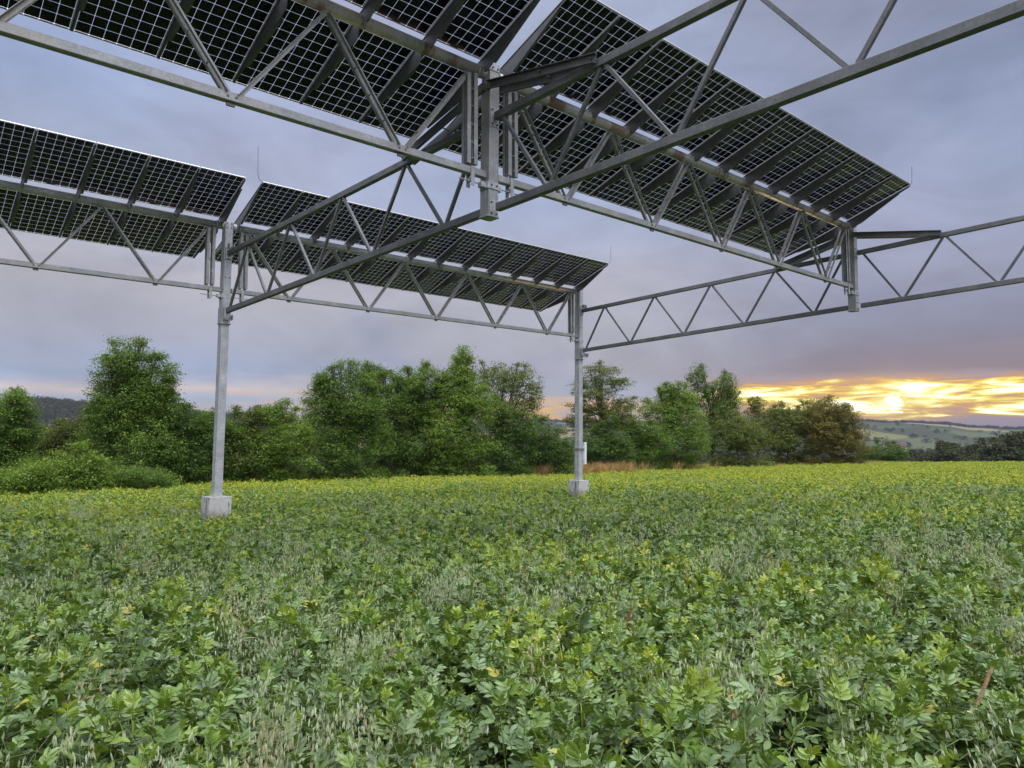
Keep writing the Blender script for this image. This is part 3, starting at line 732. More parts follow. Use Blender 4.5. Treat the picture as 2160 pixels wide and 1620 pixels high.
TREES = [
 ('leafy dark hazel at the left edge of the view', 'tree', 'hazel_tree', 36, 20, [(0, 900, 72, 70), (45, 862, 34, 40), (-35, 960, 85, 85), (25, 970, 66, 60), (70, 905, 22, 30)], 'green', {}),
 ('low bright green shrub at the foot of the leftmost hazel', 'shrub', 'elder_shrub', 33, 60, [(50, 1005, 75, 34), (100, 1015, 50, 28)], 'bright', {}),
 ('bright elder shrub with pale tips in front of the tall round tree', 'shrub', 'elder_shrub', 34, 165, [(165, 985, 50, 42), (140, 1005, 60, 32), (200, 1010, 40, 26)], 'bright', {}),
 ('small green shrub in the shadow under the tall round tree', 'shrub', 'bramble_shrub', 36, 330, [(320, 1005, 60, 18), (250, 1012, 40, 18)], 'green', {}),
 ('olive brown thicket between the hazel and the tall round tree', 'shrub', 'thicket', 44, 120, [(120, 935, 48, 40), (90, 965, 70, 50), (165, 955, 50, 50), (180, 905, 40, 30)], 'olive', {}),
 ('tall round-headed tree standing alone, left of the footed post', 'tree', 'maple_tree', 41, 280, [(275, 770, 46, 52), (233, 800, 42, 42), (322, 805, 42, 50), (345, 855, 34, 50), (295, 860, 62, 60), (240, 870, 46, 60), (285, 930, 84, 70), (210, 930, 40, 60), (300, 975, 70, 45), (190, 868, 24, 14)], 'green', {}),
 ('dark low tree between the tall round tree and the left post', 'tree', 'hawthorn_tree', 43, 395, [(395, 900, 40, 42), (375, 945, 50, 60), (420, 940, 38, 60), (395, 985, 60, 30)], 'dark', {}),
 ('bright bush directly behind the left footed post', 'bush', 'hawthorn_bush', 45, 475, [(470, 905, 42, 36), (450, 950, 40, 55), (490, 960, 40, 50), (425, 895, 26, 30)], 'green', {}),
 ('yellow green rounded bush just right of the left post', 'bush', 'dogwood_bush', 46, 535, [(525, 890, 32, 32), (530, 935, 40, 55), (525, 975, 45, 35)], 'yellow', {}),
 ('bright green bush with a pointed tip left of the tall central thicket', 'bush', 'dogwood_bush', 46, 598, [(588, 885, 40, 34), (615, 930, 45, 50), (570, 945, 40, 55), (610, 975, 55, 30), (590, 858, 12, 16)], 'bright', {}),
 ('broad maple at the left end of the central tree group', 'tree', 'maple_tree', 49, 720, [(735, 810, 52, 40), (690, 800, 26, 28), (690, 850, 44, 42), (760, 860, 50, 50), (700, 910, 62, 60), (765, 930, 50, 60), (710, 965, 70, 38)], 'green', {}),
 ('thin sunlit twigs of a small tree left of the broad maple', 'tree', 'young_ash_tree', 53, 655, [(652, 855, 20, 18), (668, 885, 26, 26), (640, 920, 30, 40)], 'yellow', dict(sparse=.35, dens=.55)),
 ('leafy tree with light upright shoots, second in the central group', 'tree', 'ash_tree', 52, 800, [(785, 810, 32, 40), (800, 870, 42, 55), (815, 930, 50, 60), (790, 792, 16, 24)], 'green', {}),
 ('wide flat-topped tree in the middle of the central group', 'tree', 'cherry_tree', 54, 875, [(850, 820, 40, 40), (900, 815, 46, 40), (860, 870, 52, 60), (915, 880, 44, 60), (880, 940, 64, 52), (840, 970, 46, 30)], 'green', {}),
 ('pointed tree rising highest in the central group', 'tree', 'willow_tree', 53, 970, [(975, 752, 15, 30), (972, 785, 28, 34), (972, 820, 42, 40), (945, 860, 48, 50), (1000, 865, 42, 50), (965, 925, 62, 60), (1000, 960, 50, 36), (940, 972, 40, 28)], 'bright', dict(droop=.5)),
 ('thin airy birch with drooping twigs right of the pointed tree', 'tree', 'birch_tree', 60, 1065, [(1030, 795, 26, 34), (1070, 790, 34, 28), (1105, 815, 34, 40), (1065, 840, 42, 34), (1130, 840, 16, 44), (1095, 870, 40, 28)], 'yellow', dict(sparse=.34, dens=.62, droop=.9)),
 ('dark bush filling the gap under the airy birch', 'bush', 'hazel_bush', 55, 1065, [(1065, 900, 46, 42), (1100, 910, 34, 34), (1060, 955, 56, 42), (1045, 870, 30, 30)], 'dark', {}),
 ('dark green bush immediately left of the post with the cabinet', 'bush', 'hazel_bush', 57, 1150, [(1150, 935, 46, 42), (1120, 960, 40, 36), (1180, 955, 36, 42), (1140, 885, 18, 14)], 'dark', {}),
 ('layered feathery tree right behind the post with the cabinet', 'tree', 'locust_tree', 63, 1270, [(1265, 785, 42, 18), (1235, 812, 30, 15), (1300, 812, 38, 16), (1262, 832, 52, 15), (1318, 850, 30, 16), (1238, 858, 46, 15), (1290, 868, 50, 16), (1215, 888, 34, 18), (1262, 900, 50, 18), (1310, 890, 30, 20)], 'yellow', dict(sparse=.2, dens=1.15, flat=.7, trunk=.10)),
 ('dull dark thicket beneath the feathery layered tree', 'bush', 'thicket', 61, 1260, [(1250, 940, 50, 30), (1300, 930, 40, 40), (1270, 958, 60, 22)], 'dark', {}),
 ('plain green bush right of the feathery layered tree', 'bush', 'thicket', 66, 1360, [(1345, 915, 36, 36), (1365, 935, 46, 40), (1330, 950, 40, 24)], 'green', {}),
 ('fresh green maple left of the twin-topped tree', 'tree', 'maple_tree', 70, 1420, [(1410, 838, 26, 26), (1440, 845, 28, 32), (1395, 875, 38, 40), (1440, 890, 42, 44), (1425, 935, 58, 40)], 'bright', {}),
 ('twin-topped loose tree, tallest right of the cabinet post', 'tree', 'poplar_tree', 78, 1505, [(1470, 797, 22, 26), (1478, 830, 30, 30), (1525, 812, 28, 26), (1535, 845, 30, 34), (1500, 870, 40, 36), (1540, 885, 30, 34), (1505, 930, 52, 38)], 'green', dict(sparse=.06, dens=1.0)),
 ('yellowish green bush in front of the twin-topped tree', 'bush', 'thicket', 74, 1555, [(1540, 915, 44, 42), (1580, 922, 42, 42)], 'yellow', {}),
 ('small loose tree against the sunset right of the twin-topped tree', 'tree', 'birch_tree', 90, 1600, [(1600, 858, 22, 22), (1610, 882, 32, 26), (1580, 905, 36, 34), (1610, 930, 44, 32), (1640, 878, 18, 18)], 'yellow', dict(sparse=.08, dens=1.0)),
 ('rounded green bush left of the russet bush', 'bush', 'hawthorn_bush', 86, 1660, [(1662, 882, 36, 28), (1690, 898, 34, 36), (1638, 912, 36, 34), (1675, 940, 48, 26)], 'yellow', {}),
 ('loose twiggy tree with fine leaves behind the russet bush', 'tree', 'cherry_tree', 92, 1715, [(1700, 865, 26, 22), (1725, 858, 24, 20), (1705, 895, 34, 28), (1735, 925, 40, 36)], 'olive', dict(sparse=.25, dens=.6)),
 ('large round russet bush at the right end of the hedgerow', 'bush', 'plum_bush', 84, 1762, [(1758, 890, 46, 46), (1785, 905, 36, 46), (1740, 920, 46, 40), (1770, 938, 48, 28)], 'suntinted', {}),
 ('low dark dome-shaped bush standing past the russet bush', 'bush', 'juniper_bush', 112, 1860, [(1860, 953, 38, 20), (1835, 960, 26, 14), (1888, 960, 22, 13)], 'dark', {}),
]
for (label, cat, name, Y, px0, lobes, style, kw) in TREES:
    make_tree(label, cat, name, Y, px0, lobes, style, **kw)

# ------------------------------------------------------------------ scatter with geometry nodes
def scatter(name, pts, rots, scl, idx, protos, **tags):
    pc_ = bpy.data.collections.new(name + '_kinds')
    for i, o in enumerate(protos):
        o.name = '%s_kind_%02d' % (name, i)
        for c_ in list(o.users_collection): c_.objects.unlink(o)
        pc_.objects.link(o)
    me = bpy.data.meshes.new(name); me.vertices.add(len(pts)); me.vertices.foreach_set('co', np.asarray(pts, np.float32).ravel())
    a = me.attributes.new('rot', 'FLOAT_VECTOR', 'POINT'); a.data.foreach_set('vector', np.asarray(rots, np.float32).ravel())
    a = me.attributes.new('scl', 'FLOAT', 'POINT'); a.data.foreach_set('value', np.asarray(scl, np.float32))
    a = me.attributes.new('idx', 'INT', 'POINT'); a.data.foreach_set('value', np.asarray(idx, np.int32))
    me.update()
    ob_ = bpy.data.objects.new(name, me); COL.objects.link(ob_)
    ng = bpy.data.node_groups.new(name, 'GeometryNodeTree')
    ng.interface.new_socket('Geometry', in_out='INPUT', socket_type='NodeSocketGeometry'); ng.interface.new_socket('Geometry', in_out='OUTPUT', socket_type='NodeSocketGeometry')
    N = ng.nodes; gi = N.new('NodeGroupInput'); go = N.new('NodeGroupOutput'); iop = N.new('GeometryNodeInstanceOnPoints'); ci = N.new('GeometryNodeCollectionInfo')
    ci.inputs['Collection'].default_value = pc_; ci.inputs['Separate Children'].default_value = True; ci.inputs['Reset Children'].default_value = True
    def na_(n_, dt):
        x = N.new('GeometryNodeInputNamedAttribute'); x.data_type = dt; x.inputs['Name'].default_value = n_; return x.outputs['Attribute']
    iop.inputs['Pick Instance'].default_value = True
    L_ = ng.links.new
    L_(gi.outputs[0], iop.inputs['Points']); L_(ci.outputs[0], iop.inputs['Instance']); L_(na_('idx', 'INT'), iop.inputs['Instance Index'])
    e2r = N.new('FunctionNodeEulerToRotation'); L_(na_('rot', 'FLOAT_VECTOR'), e2r.inputs[0]); L_(e2r.outputs[0], iop.inputs['Rotation'])
    L_(na_('scl', 'FLOAT'), iop.inputs['Scale']); L_(iop.outputs[0], go.inputs[0])
    md = ob_.modifiers.new('scatter', 'NODES'); md.node_group = ng
    tag(ob_, tags.get('label'), tags.get('cat'), None, 'stuff')
    return ob_

# --- faba bean plants
M_bean, T = mat('bean_leaf'); o_ = T.n('ShaderNodeOutputMaterial'); p = T.n('ShaderNodeBsdfPrincipled')
at = T.n('ShaderNodeAttribute', attribute_name='tint'); s3 = T.n('ShaderNodeSeparateColor'); T.l(at.outputs['Color'], s3.inputs[0])
oi = T.n('ShaderNodeObjectInfo'); geo = T.n('ShaderNodeNewGeometry')
mp = T.n('ShaderNodeMapping'); T.l(oi.outputs['Location'], mp.inputs[0]); mp.inputs['Scale'].default_value = (0.16, 0.16, 0)
pn = T.noise(mp.outputs[0], 1.0, 3, 0.6)
dd = T.n('ShaderNodeVectorMath', operation='LENGTH'); T.l(oi.outputs['Location'], dd.inputs[0])
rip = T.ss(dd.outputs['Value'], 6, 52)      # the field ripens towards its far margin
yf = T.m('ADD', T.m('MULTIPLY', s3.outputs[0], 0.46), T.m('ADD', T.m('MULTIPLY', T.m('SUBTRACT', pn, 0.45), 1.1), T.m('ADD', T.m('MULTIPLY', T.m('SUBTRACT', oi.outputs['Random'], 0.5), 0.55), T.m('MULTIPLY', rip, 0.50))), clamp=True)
c = T.ramp(yf, [(0.0, (0.028, 0.062, 0.014)), (0.3, (0.085, 0.165, 0.022)), (0.6, (0.185, 0.285, 0.030)), (1.0, (0.40, 0.43, 0.034))])  # dark end adds painted shade to the old lower leaves
c = T.mix(s3.outputs[2], c, (0.42, 0.38, 0.06, 1))
# waxy blue-green bloom on the upper side of the younger plants, the underside stays plain green
wax = T.m('MULTIPLY', T.m('ADD', 0.04, T.m('MULTIPLY', s3.outputs[1], 0.62)), T.m('SUBTRACT', 1.0, T.m('MULTIPLY', T.ss(yf, 0.35, 0.8), 0.9)))
wax = T.m('MULTIPLY', wax, T.ss(T.m('ADD', s3.outputs[0], oi.outputs['Random']), 0.15, 0.7))
cw = T.mix(wax, c, (0.27, 0.37, 0.21, 1)); c2 = T.mix(geo.outputs['Backfacing'], cw, c)
# waxy bloom catches the sky
T.l(c2, p.inputs['Base Color']); p.inputs['Roughness'].default_value = 0.36; p.inputs['Specular IOR Level'].default_value = 0.42
p.inputs['Sheen Weight'].default_value = 0.0; p.inputs['Sheen Roughness'].default_value = 0.4; p.inputs['Sheen Tint'].default_value = (0.8, 0.9, 0.9, 1)
tl = T.n('ShaderNodeBsdfTranslucent'); T.l(T.mix(0.6, c, (0.30, 0.42, 0.04, 1)), tl.inputs[0])
mx = T.n('ShaderNodeMixShader'); mx.inputs[0].default_value = 0.18; T.l(p.outputs[0], mx.inputs[1]); T.l(tl.outputs[0], mx.inputs[2]); T.l(mx.outputs[0], o_.inputs[0])

def leaflet(base, d, nrm, L, Wd, fold, curl, tint, V, F, Tt):
    d = d / np.linalg.norm(d); s = np.cross(d, nrm); s /= np.linalg.norm(s) + 1e-9; n = np.cross(s, d)
    prof_ = [(0.0, 0.10), (0.22, 0.72), (0.5, 1.0), (0.78, 0.74), (1.0, 0.06)]
    o = len(V)
    for u, wv in prof_:
        c_ = base + d * (L * u) - n * (curl * L * u * u)
        h = wv * Wd / 2
        V.append(c_ - s * h + n * h * fold); V.append(c_); V.append(c_ + s * h + n * h * fold)
        for _ in range(3): Tt.append(tint)
    for i in range(4):
        a = o + i * 3
        F.append((a, a + 1, a + 4, a + 3)); F.append((a + 1, a + 2, a + 5, a + 4))
def bean_plant(H, seed, stems=2, yellow=0.02):
    r = np.random.default_rng(seed); V = []; F = []; Tt = []; q = MB()
    for sidx in range(stems):
        ln_ = r.normal(size=2) * 0.13; a0 = r.random() * 6.28
        off = np.array([r.normal() * 0.05, r.normal() * 0.05, 0]); Hs = H * (1 - 0.16 * sidx * r.random())
        def P(f): return off + np.array([ln_[0] * f * f, ln_[1] * f * f, Hs * f])
        q.path([Vector(P(f)) for f in (0, .4, .7, .93)], 0.0055, 4, 0.003)
        nl = 15
        for k in range(nl):
            f = 0.22 + 0.76 * (k / (nl - 1)) ** 0.85
            az_ = a0 + k * 2.6 + r.normal() * 0.3
            young = max(0, (f - 0.80) / 0.2)
            elv = math.radians(12 + 30 * f + 38 * young + r.normal() * 9)
            dr = np.array([math.cos(az_) * math.cos(elv), math.sin(az_) * math.cos(elv), math.sin(elv)])
            pl = (0.115 - 0.07 * young) * (0.8 + 0.4 * r.random()); npair = 2 if r.random() < .4 else 3
            b = P(f); sidev = np.cross(dr, [0, 0, 1]); sidev /= np.linalg.norm(sidev); upn = np.cross(sidev, dr)
            q.path([Vector(b), Vector(b + dr * pl)], 0.0022, 3)
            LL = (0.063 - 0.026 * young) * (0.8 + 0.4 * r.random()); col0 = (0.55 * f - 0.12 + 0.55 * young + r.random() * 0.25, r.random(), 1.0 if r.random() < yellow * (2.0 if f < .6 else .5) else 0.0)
            for m_ in range(npair):
                bp_ = b + dr * pl * (0.42 + 0.55 * (m_ + 1) / npair)
                for sd in (-1, 1):
                    dd_ = dr * (0.55 + 0.25 * m_) + sidev * sd * (0.9 - 0.12 * m_) + np.array([0, 0, -0.05 + .1 * r.normal()])
                    nn = upn + sidev * sd * 0.15 + r.normal(size=3) * 0.16
                    leaflet(bp_, dd_, nn, LL * (0.85 + .3 * r.random()), LL * (0.40 + .1 * r.random()), 0.22 + 0.2 * r.random() + .3 * young, 0.10 + 0.22 * r.random(), (min(1, col0[0] + .08 * r.normal()), col0[1], col0[2]), V, F, Tt)
    V = np.array(V); o = len(V); sv = np.array([tuple(v_) for v_ in q.v])
    me = bpy.data.meshes.new('bean_plant'); me.from_pydata(V.tolist() + sv.tolist(), [], F + [tuple(i + o for i in f_) for f_ in q.f]); me.update()
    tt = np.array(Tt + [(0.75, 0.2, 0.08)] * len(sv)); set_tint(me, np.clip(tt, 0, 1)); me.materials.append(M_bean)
    for p_ in me.polygons: p_.use_smooth = True
    return bpy.data.objects.new('bean_plant', me)
beans = [bean_plant(0.74 + 0.05 * math.sin(i * 2.1), 100 + i, stems=2 + (i % 2), yellow=0.006 if i % 5 else 0.05) for i in range(12)]

# keep plants off the footings
foots = [node(0, 1), node(1, 1)]
def field_mask(x, y, margin=0.0):
    a = x * Ah.x + y * Ah.y; b = x * Bh.x + y * Bh.y
    r = np.hypot(x, y)
    m_ = (y > -1.0) & (b < 46.0 + 1.5 * np.sin(a * 0.11) - margin) & (a < 135) & (np.abs(x) < 0.78 * y + 3.0) & (b > -75) & (r > 0.85)
    for f_ in foots: m_ &= ((x - f_.x) ** 2 + (y - f_.y) ** 2 > 0.42 ** 2)
    return m_
def samp(y0, y1, dens):
    n = int(dens * (y1 - y0) * 2 * (0.78 * y1 + 3)); x = (rng.random(n) * 2 - 1) * (0.78 * y1 + 3); y = y0 + rng.random(n) * (y1 - y0)
    k = field_mask(x, y); return np.stack([x[k], y[k]], 1)
bx = np.concatenate([samp(-1, 8, 23), samp(8, 22, 18), samp(22, 50, 11), samp(50, 150, 7)])
def lump(x, y):
    return 0.5 * np.sin(x * 1.9 + 1.2 * np.sin(y * 1.3)) + 0.5 * np.sin(y * 2.3 + 1.7 * np.sin(x * 0.9 + 2))
bz = terrain(bx[:, 0], bx[:, 1])
nb = len(bx)
bs = 0.82 + 0.26 * rng.random(nb) + 0.07 * lump(bx[:, 0], bx[:, 1]); bs *= np.where(np.hypot(bx[:, 0], bx[:, 1]) > 22, 1.04, 1.0)
br = np.stack([rng.normal(size=nb) * 0.13, rng.normal(size=nb) * 0.13, rng.random(nb) * 6.283], 1)
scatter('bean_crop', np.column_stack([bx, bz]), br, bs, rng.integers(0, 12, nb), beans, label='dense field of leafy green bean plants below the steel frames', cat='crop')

# --- wild oats
M_oat, T = mat('wild_oat'); o_ = T.n('ShaderNodeOutputMaterial'); p = T.n('ShaderNodeBsdfPrincipled')
at = T.n('ShaderNodeAttribute', attribute_name='tint'); s3 = T.n('ShaderNodeSeparateColor'); T.l(at.outputs['Color'], s3.inputs[0])
oi = T.n('ShaderNodeObjectInfo')
c = T.ramp(s3.outputs[0], [(0.0, (0.16, 0.24, 0.07)), (0.6, (0.36, 0.43, 0.25)), (1.0, (0.60, 0.65, 0.45))])
c = T.mix(T.m('MULTIPLY', T.ss(oi.outputs['Random'], 0.78, 1.0), 0.8), c, (0.48, 0.40, 0.22, 1))
T.l(c, p.inputs['Base Color']); p.inputs['Roughness'].default_value = 0.5
tl = T.n('ShaderNodeBsdfTranslucent'); T.l(c, tl.inputs[0]); mx = T.n('ShaderNodeMixShader'); mx.inputs[0].default_value = 0.3
T.l(p.outputs[0], mx.inputs[1]); T.l(tl.outputs[0], mx.inputs[2]); T.l(mx.outputs[0], o_.inputs[0])
def oat_plant(seed, blades=True):
    r = np.random.default_rng(seed); V = []; F = []; Tt = []
    def strip(pts, w0, w1, t):
        o = len(V); k = len(pts)
        for i, p_ in enumerate(pts):
            d = pts[min(i + 1, k - 1)] - pts[max(i - 1, 0)]; s = np.cross(d, [r.normal(), r.normal(), .3]); s /= np.linalg.norm(s) + 1e-9
            w_ = w0 + (w1 - w0) * i / (k - 1); V.append(p_ - s * w_ / 2); V.append(p_ + s * w_ / 2); Tt.extend([(t, t, t)] * 2)
        for i in range(k - 1): F.append((o + 2 * i, o + 2 * i + 1, o + 2 * i + 3, o + 2 * i + 2))
    for c_ in range(3):
        H = 0.86 + 0.17 * r.random(); a = r.random() * 6.28; ln_ = 0.05 + 0.12 * r.random(); off = np.append(r.normal(size=2) * 0.05, 0)
        def P(f): return off + np.array([math.cos(a) * ln_ * f ** 2.5, math.sin(a) * ln_ * f ** 2.5, H * (f - 0.06 * f ** 4)])
        strip([P(f) for f in np.linspace(0, 1, 7)], 0.004, 0.002, 0.35)
        for k in range(16):
            f = 0.66 + 0.34 * k / 15; b = P(f); az_ = r.random() * 6.28; ll = 0.03 + 0.07 * r.random()
            e = b + np.array([math.cos(az_) * ll * .8, math.sin(az_) * ll * .8, 0.25 * ll]); e2 = e + np.array([math.cos(az_) * .01, math.sin(az_) * .01, -0.02 - .03 * r.random()])
            strip([b, e, e2], 0.0014, 0.001, 0.4)
            for sd in (-1, 1):       # two spread glumes of a spikelet
                L = 0.030 + 0.010 * r.random(); dirv = np.array([math.cos(az_ + 1.57) * .16 * sd, math.sin(az_ + 1.57) * .16 * sd, -1.0])
                o = len(V); s = np.cross(dirv, [math.cos(az_), math.sin(az_), 0]); s /= np.linalg.norm(s); bow = np.array([math.cos(az_), math.sin(az_), 0]) * 0.002
                for (u, wv) in ((0, .1), (.35, 1), (.7, .7), (1.0, .02)):
                    cc = e2 + dirv * L * u; V.append(cc - s * wv * .0042 - bow * wv); V.append(cc + bow * wv * 1.5); V.append(cc + s * wv * .0042 - bow * wv); tv = 0.65 + .3 * r.random() * wv; Tt.extend([(tv, tv, tv)] * 3)
                for i in range(3):
                    q0 = o + 3 * i; F.append((q0, q0 + 1, q0 + 4, q0 + 3)); F.append((q0 + 1, q0 + 2, q0 + 5, q0 + 4))
        for k in range(3):
            f = 0.3 + 0.2 * k; b = P(f); az_ = r.random() * 6.28; L = 0.22 + .12 * r.random()
            strip([b + np.array([math.cos(az_) * L * u * .8, math.sin(az_) * L * u * .8, L * (0.7 * u - 0.75 * u * u)]) for u in np.linspace(0, 1, 6)], 0.009, 0.001, 0.15)
    me = bpy.data.meshes.new('oat'); me.from_pydata([tuple(v_) for v_ in V], [], F); me.update(); set_tint(me, np.array(Tt)); me.materials.append(M_oat)
    return bpy.data.objects.new('oat', me)
oats = [oat_plant(300 + i) for i in range(7)]
def oat_samp(y0, y1, dens):
    q_ = samp(y0, y1, dens); x, y = q_[:, 0], q_[:, 1]
    nz = np.sin(x * 2.6 + 2.2 * np.sin(y * .9 + 1)) + np.sin(y * 3.0 + 1.8 * np.sin(x * 1.3)) + 0.6 * np.sin(x * .7 + y * .45) + 0.15 * (x > 0)
    return q_[((nz > 1.3) & (rng.random(len(q_)) < .55)) | (rng.random(len(q_)) < 0.07)]
ox = np.concatenate([oat_samp(-1, 9, 22), oat_samp(9, 24, 10), oat_samp(24, 45, 1.0)])
oz = terrain(ox[:, 0], ox[:, 1]); no = len(ox)
scatter('wild_oats', np.column_stack([ox, oz]), np.stack([rng.normal(size=no) * .12, rng.normal(size=no) * .12, rng.random(no) * 6.283], 1), 0.90 + .16 * rng.random(no), rng.integers(0, 7, no), oats,
        label='pale grey green wild oats standing in patches among the beans', cat='grass')

# --- long thin grass stems, dock and dead stalks
M_straw = leaf_mat('dry_straw', (0.22, 0.13, 0.05), (0.42, 0.26, 0.10), (0.60, 0.44, 0.20), 0.3)
M_rust = leaf_mat('rusty_dock', (0.12, 0.05, 0.02), (0.24, 0.10, 0.04), (0.34, 0.17, 0.07), 0.2)
def tuft(seed, n, H, w_, heads, spread, mat_):
    r = np.random.default_rng(seed); V = []; F = []; Tt = []
    for k in range(n):
        a = r.random() * 6.28; off = np.append(r.normal(size=2) * spread * .4, 0); ln_ = spread * (0.5 + r.random()); h = H * (0.65 + .45 * r.random())
        o = len(V); s = np.array([-math.sin(a + 1), math.cos(a + 1), 0]); t = r.random()
        for i, u in enumerate(np.linspace(0, 1, 6)):
            p_ = off + np.array([math.cos(a) * ln_ * u ** 2, math.sin(a) * ln_ * u ** 2, h * (u - .12 * u ** 3)]); ww = w_ * (1 - .8 * u)
            if heads and u > .72: ww = w_ * 3.2 * (1.05 - u)
            V.append(p_ - s * ww); V.append(p_ + s * ww); Tt.extend([(t, t, t)] * 2)
        for i in range(5): F.append((o + 2 * i, o + 2 * i + 1, o + 2 * i + 3, o + 2 * i + 2))
    me = bpy.data.meshes.new('tuft'); me.from_pydata([tuple(v_) for v_ in V], [], F); me.update(); set_tint(me, np.array(Tt)); me.materials.append(mat_)
    return bpy.data.objects.new('tuft', me)
strs = [tuft(500 + i, 30, 1.15, 0.007, True, 0.30, M_straw) for i in range(4)]
# margin grass in front of the hedge and at the crest
def margin(a0, a1, n, b0, b1):
    a = a0 + rng.random(n) * (a1 - a0); b = b0 + rng.random(n) * (b1 - b0)
    det = Ah.x * Bh.y - Ah.y * Bh.x
    return np.stack([(a * Bh.y - b * Ah.y) / det, (b * Ah.x - a * Bh.x) / det], 1)
def pxy(px, Y): return ((px - 1080) / FPX * Y, Y)
mpts = []
for (pa, Ya, pb, Yb, n) in ((1030, 56, 1220, 57.5, 260), (1215, 57.5, 1330, 60, 150), (1330, 60, 1560, 76, 25), (1640, 82, 1790, 88, 90), (1800, 100, 2000, 104, 330)):
    for _ in range(int(n * .7)):
        f = random.random(); px = pa + (pb - pa) * f; Y = Ya + (Yb - Ya) * f + random.gauss(0, .5); mpts.append(pxy(px, Y))
mpts = np.array(mpts); mz = terrain(mpts[:, 0], mpts[:, 1]); nm = len(mpts)
scatter('dry_margin_grass', np.column_stack([mpts, mz]), np.stack([rng.normal(size=nm) * .1, rng.normal(size=nm) * .1 + .1, rng.random(nm) * 6.28], 1), (1.2 + .45 * rng.random(nm)) * np.where(mpts[:, 1] > 80, .72, 1.0), rng.integers(0, 4, nm), strs,
        label='dry orange grass strip along the field margin', cat='dry grass')
grs = [tuft(520 + i, 7, 1.0, 0.0022, True, 0.35, M_oat) for i in range(4)]
gx = np.concatenate([samp(-1, 12, 1.6), samp(12, 40, 0.8)]); gz = terrain(gx[:, 0], gx[:, 1]); ngx = len(gx)
scatter('tall_grass', np.column_stack([gx, gz]), np.stack([rng.normal(size=ngx) * .2, rng.normal(size=ngx) * .2, rng.random(ngx) * 6.28], 1), 0.8 + .2 * rng.random(ngx), rng.integers(0, 4, ngx), grs,
        label='thin pale grass stems leaning over the beans', cat='grass')
dk = [tuft(540 + i, 5, 1.0, 0.010, True, 0.10, M_rust) for i in range(3)]
dx_ = samp(5, 60, 0.8); dx_ = dx_[(np.sin(dx_[:, 0] * .8 + 2 * np.sin(dx_[:, 1] * .21)) + np.sin(dx_[:, 1] * .6 + 1) > 1.25) | (rng.random(len(dx_)) < .05)]; dz_ = terrain(dx_[:, 0], dx_[:, 1]); nd = len(dx_)
scatter('rusty_dock_stalks', np.column_stack([dx_, dz_]), np.stack([rng.normal(size=nd) * .06, rng.normal(size=nd) * .06, rng.random(nd) * 6.28], 1), 0.75 + .25 * rng.random(nd), rng.integers(0, 3, nd), dk,
        label='scattered rusty brown dock stalks sticking out of the crop', cat='weeds')

# single foxtail head and dead stalk near the camera
def ground_at(px, py_, ztop_above):   # place so its top reads at pixel height
    best = None
    for Y in np.linspace(1.6, 9, 300):
        X = (px - 1080) / FPX * Y; z = float(terrain(np.array([X]), np.array([Y]))[0]) + ztop_above
        e_ = abs((horizon(px) - (z - CZ) / Y * FPX) - py_)
        if best is None or e_ < best[0]: best = (e_, X, Y, z - ztop_above)
    return best[1:]
x, y, z = ground_at(2072, 1392, 0.92)
r_ = empty('foxtail_grass', Matrix.Translation((x, y, z)), 'brown cylindrical grass head leaning over the beans at the lower right', 'grass head')
q = MB(); q.path([(-.12, 0, 0), (-.09, 0, .45), (-.075, 0, .76)], 0.003, 5, 0.002); q.build('stem', M_oat, r_)
q = MB(); c0 = Vector((-.078, 0, .75)); c1 = Vector((0, 0, .92))
q.path([c0, c0.lerp(c1, .15), c0.lerp(c1, .85), c1], 0.008, 10, 0.006)
for i in range(420):
    f = random.random(); a = random.random() * 6.28; pp = c0.lerp(c1, f); d = Vector((math.cos(a), math.sin(a), .5)).normalized()
    q.cyl(pp + d * 0.005, pp + d * (0.013 if f < .9 else 0.009), 0.0014, 3, 0.0003)
q.build('seed_head', plain('seed_head_tan', (0.34, 0.23, 0.12), 0.9, nz=.4, sc=60), r_)
x, y, z = ground_at(1540, 1432, 0.86)
r_ = empty('dead_stalk', Matrix.Translation((x, y, z)), 'dry orange brown stalk with withered leaves poking up near the bottom', 'dead plant')
q = MB(); q.path([(.02, 0, 0), (.0, .01, .4), (.01, 0, .7), (-.02, 0, .86)], 0.006, 6, 0.003); q.path([(.005, 0, .62), (-.05, .02, .70)], .003, 4, .001); q.build('stem', M_straw, r_)
V, F, Tt = [], [], []
for i in range(26):
    u = .38 + .45 * random.random(); a = random.random() * 6.28
    leaflet(np.array([0.005, 0, u]), np.array([math.cos(a) * .5, math.sin(a) * .5, -.9 + random.random()]), np.array([math.cos(a), math.sin(a), .4]), .035 + .03 * random.random(), .010, .5, .4, (random.random(), 0, 0), V, F, Tt)
me = bpy.data.meshes.new('withered_leaves'); me.from_pydata([tuple(v_) for v_ in V], [], F); me.update(); set_tint(me, np.array(Tt)); me.materials.append(M_straw)
o_ = bpy.data.objects.new('withered_leaves', me); COL.objects.link(o_); o_.parent = r_

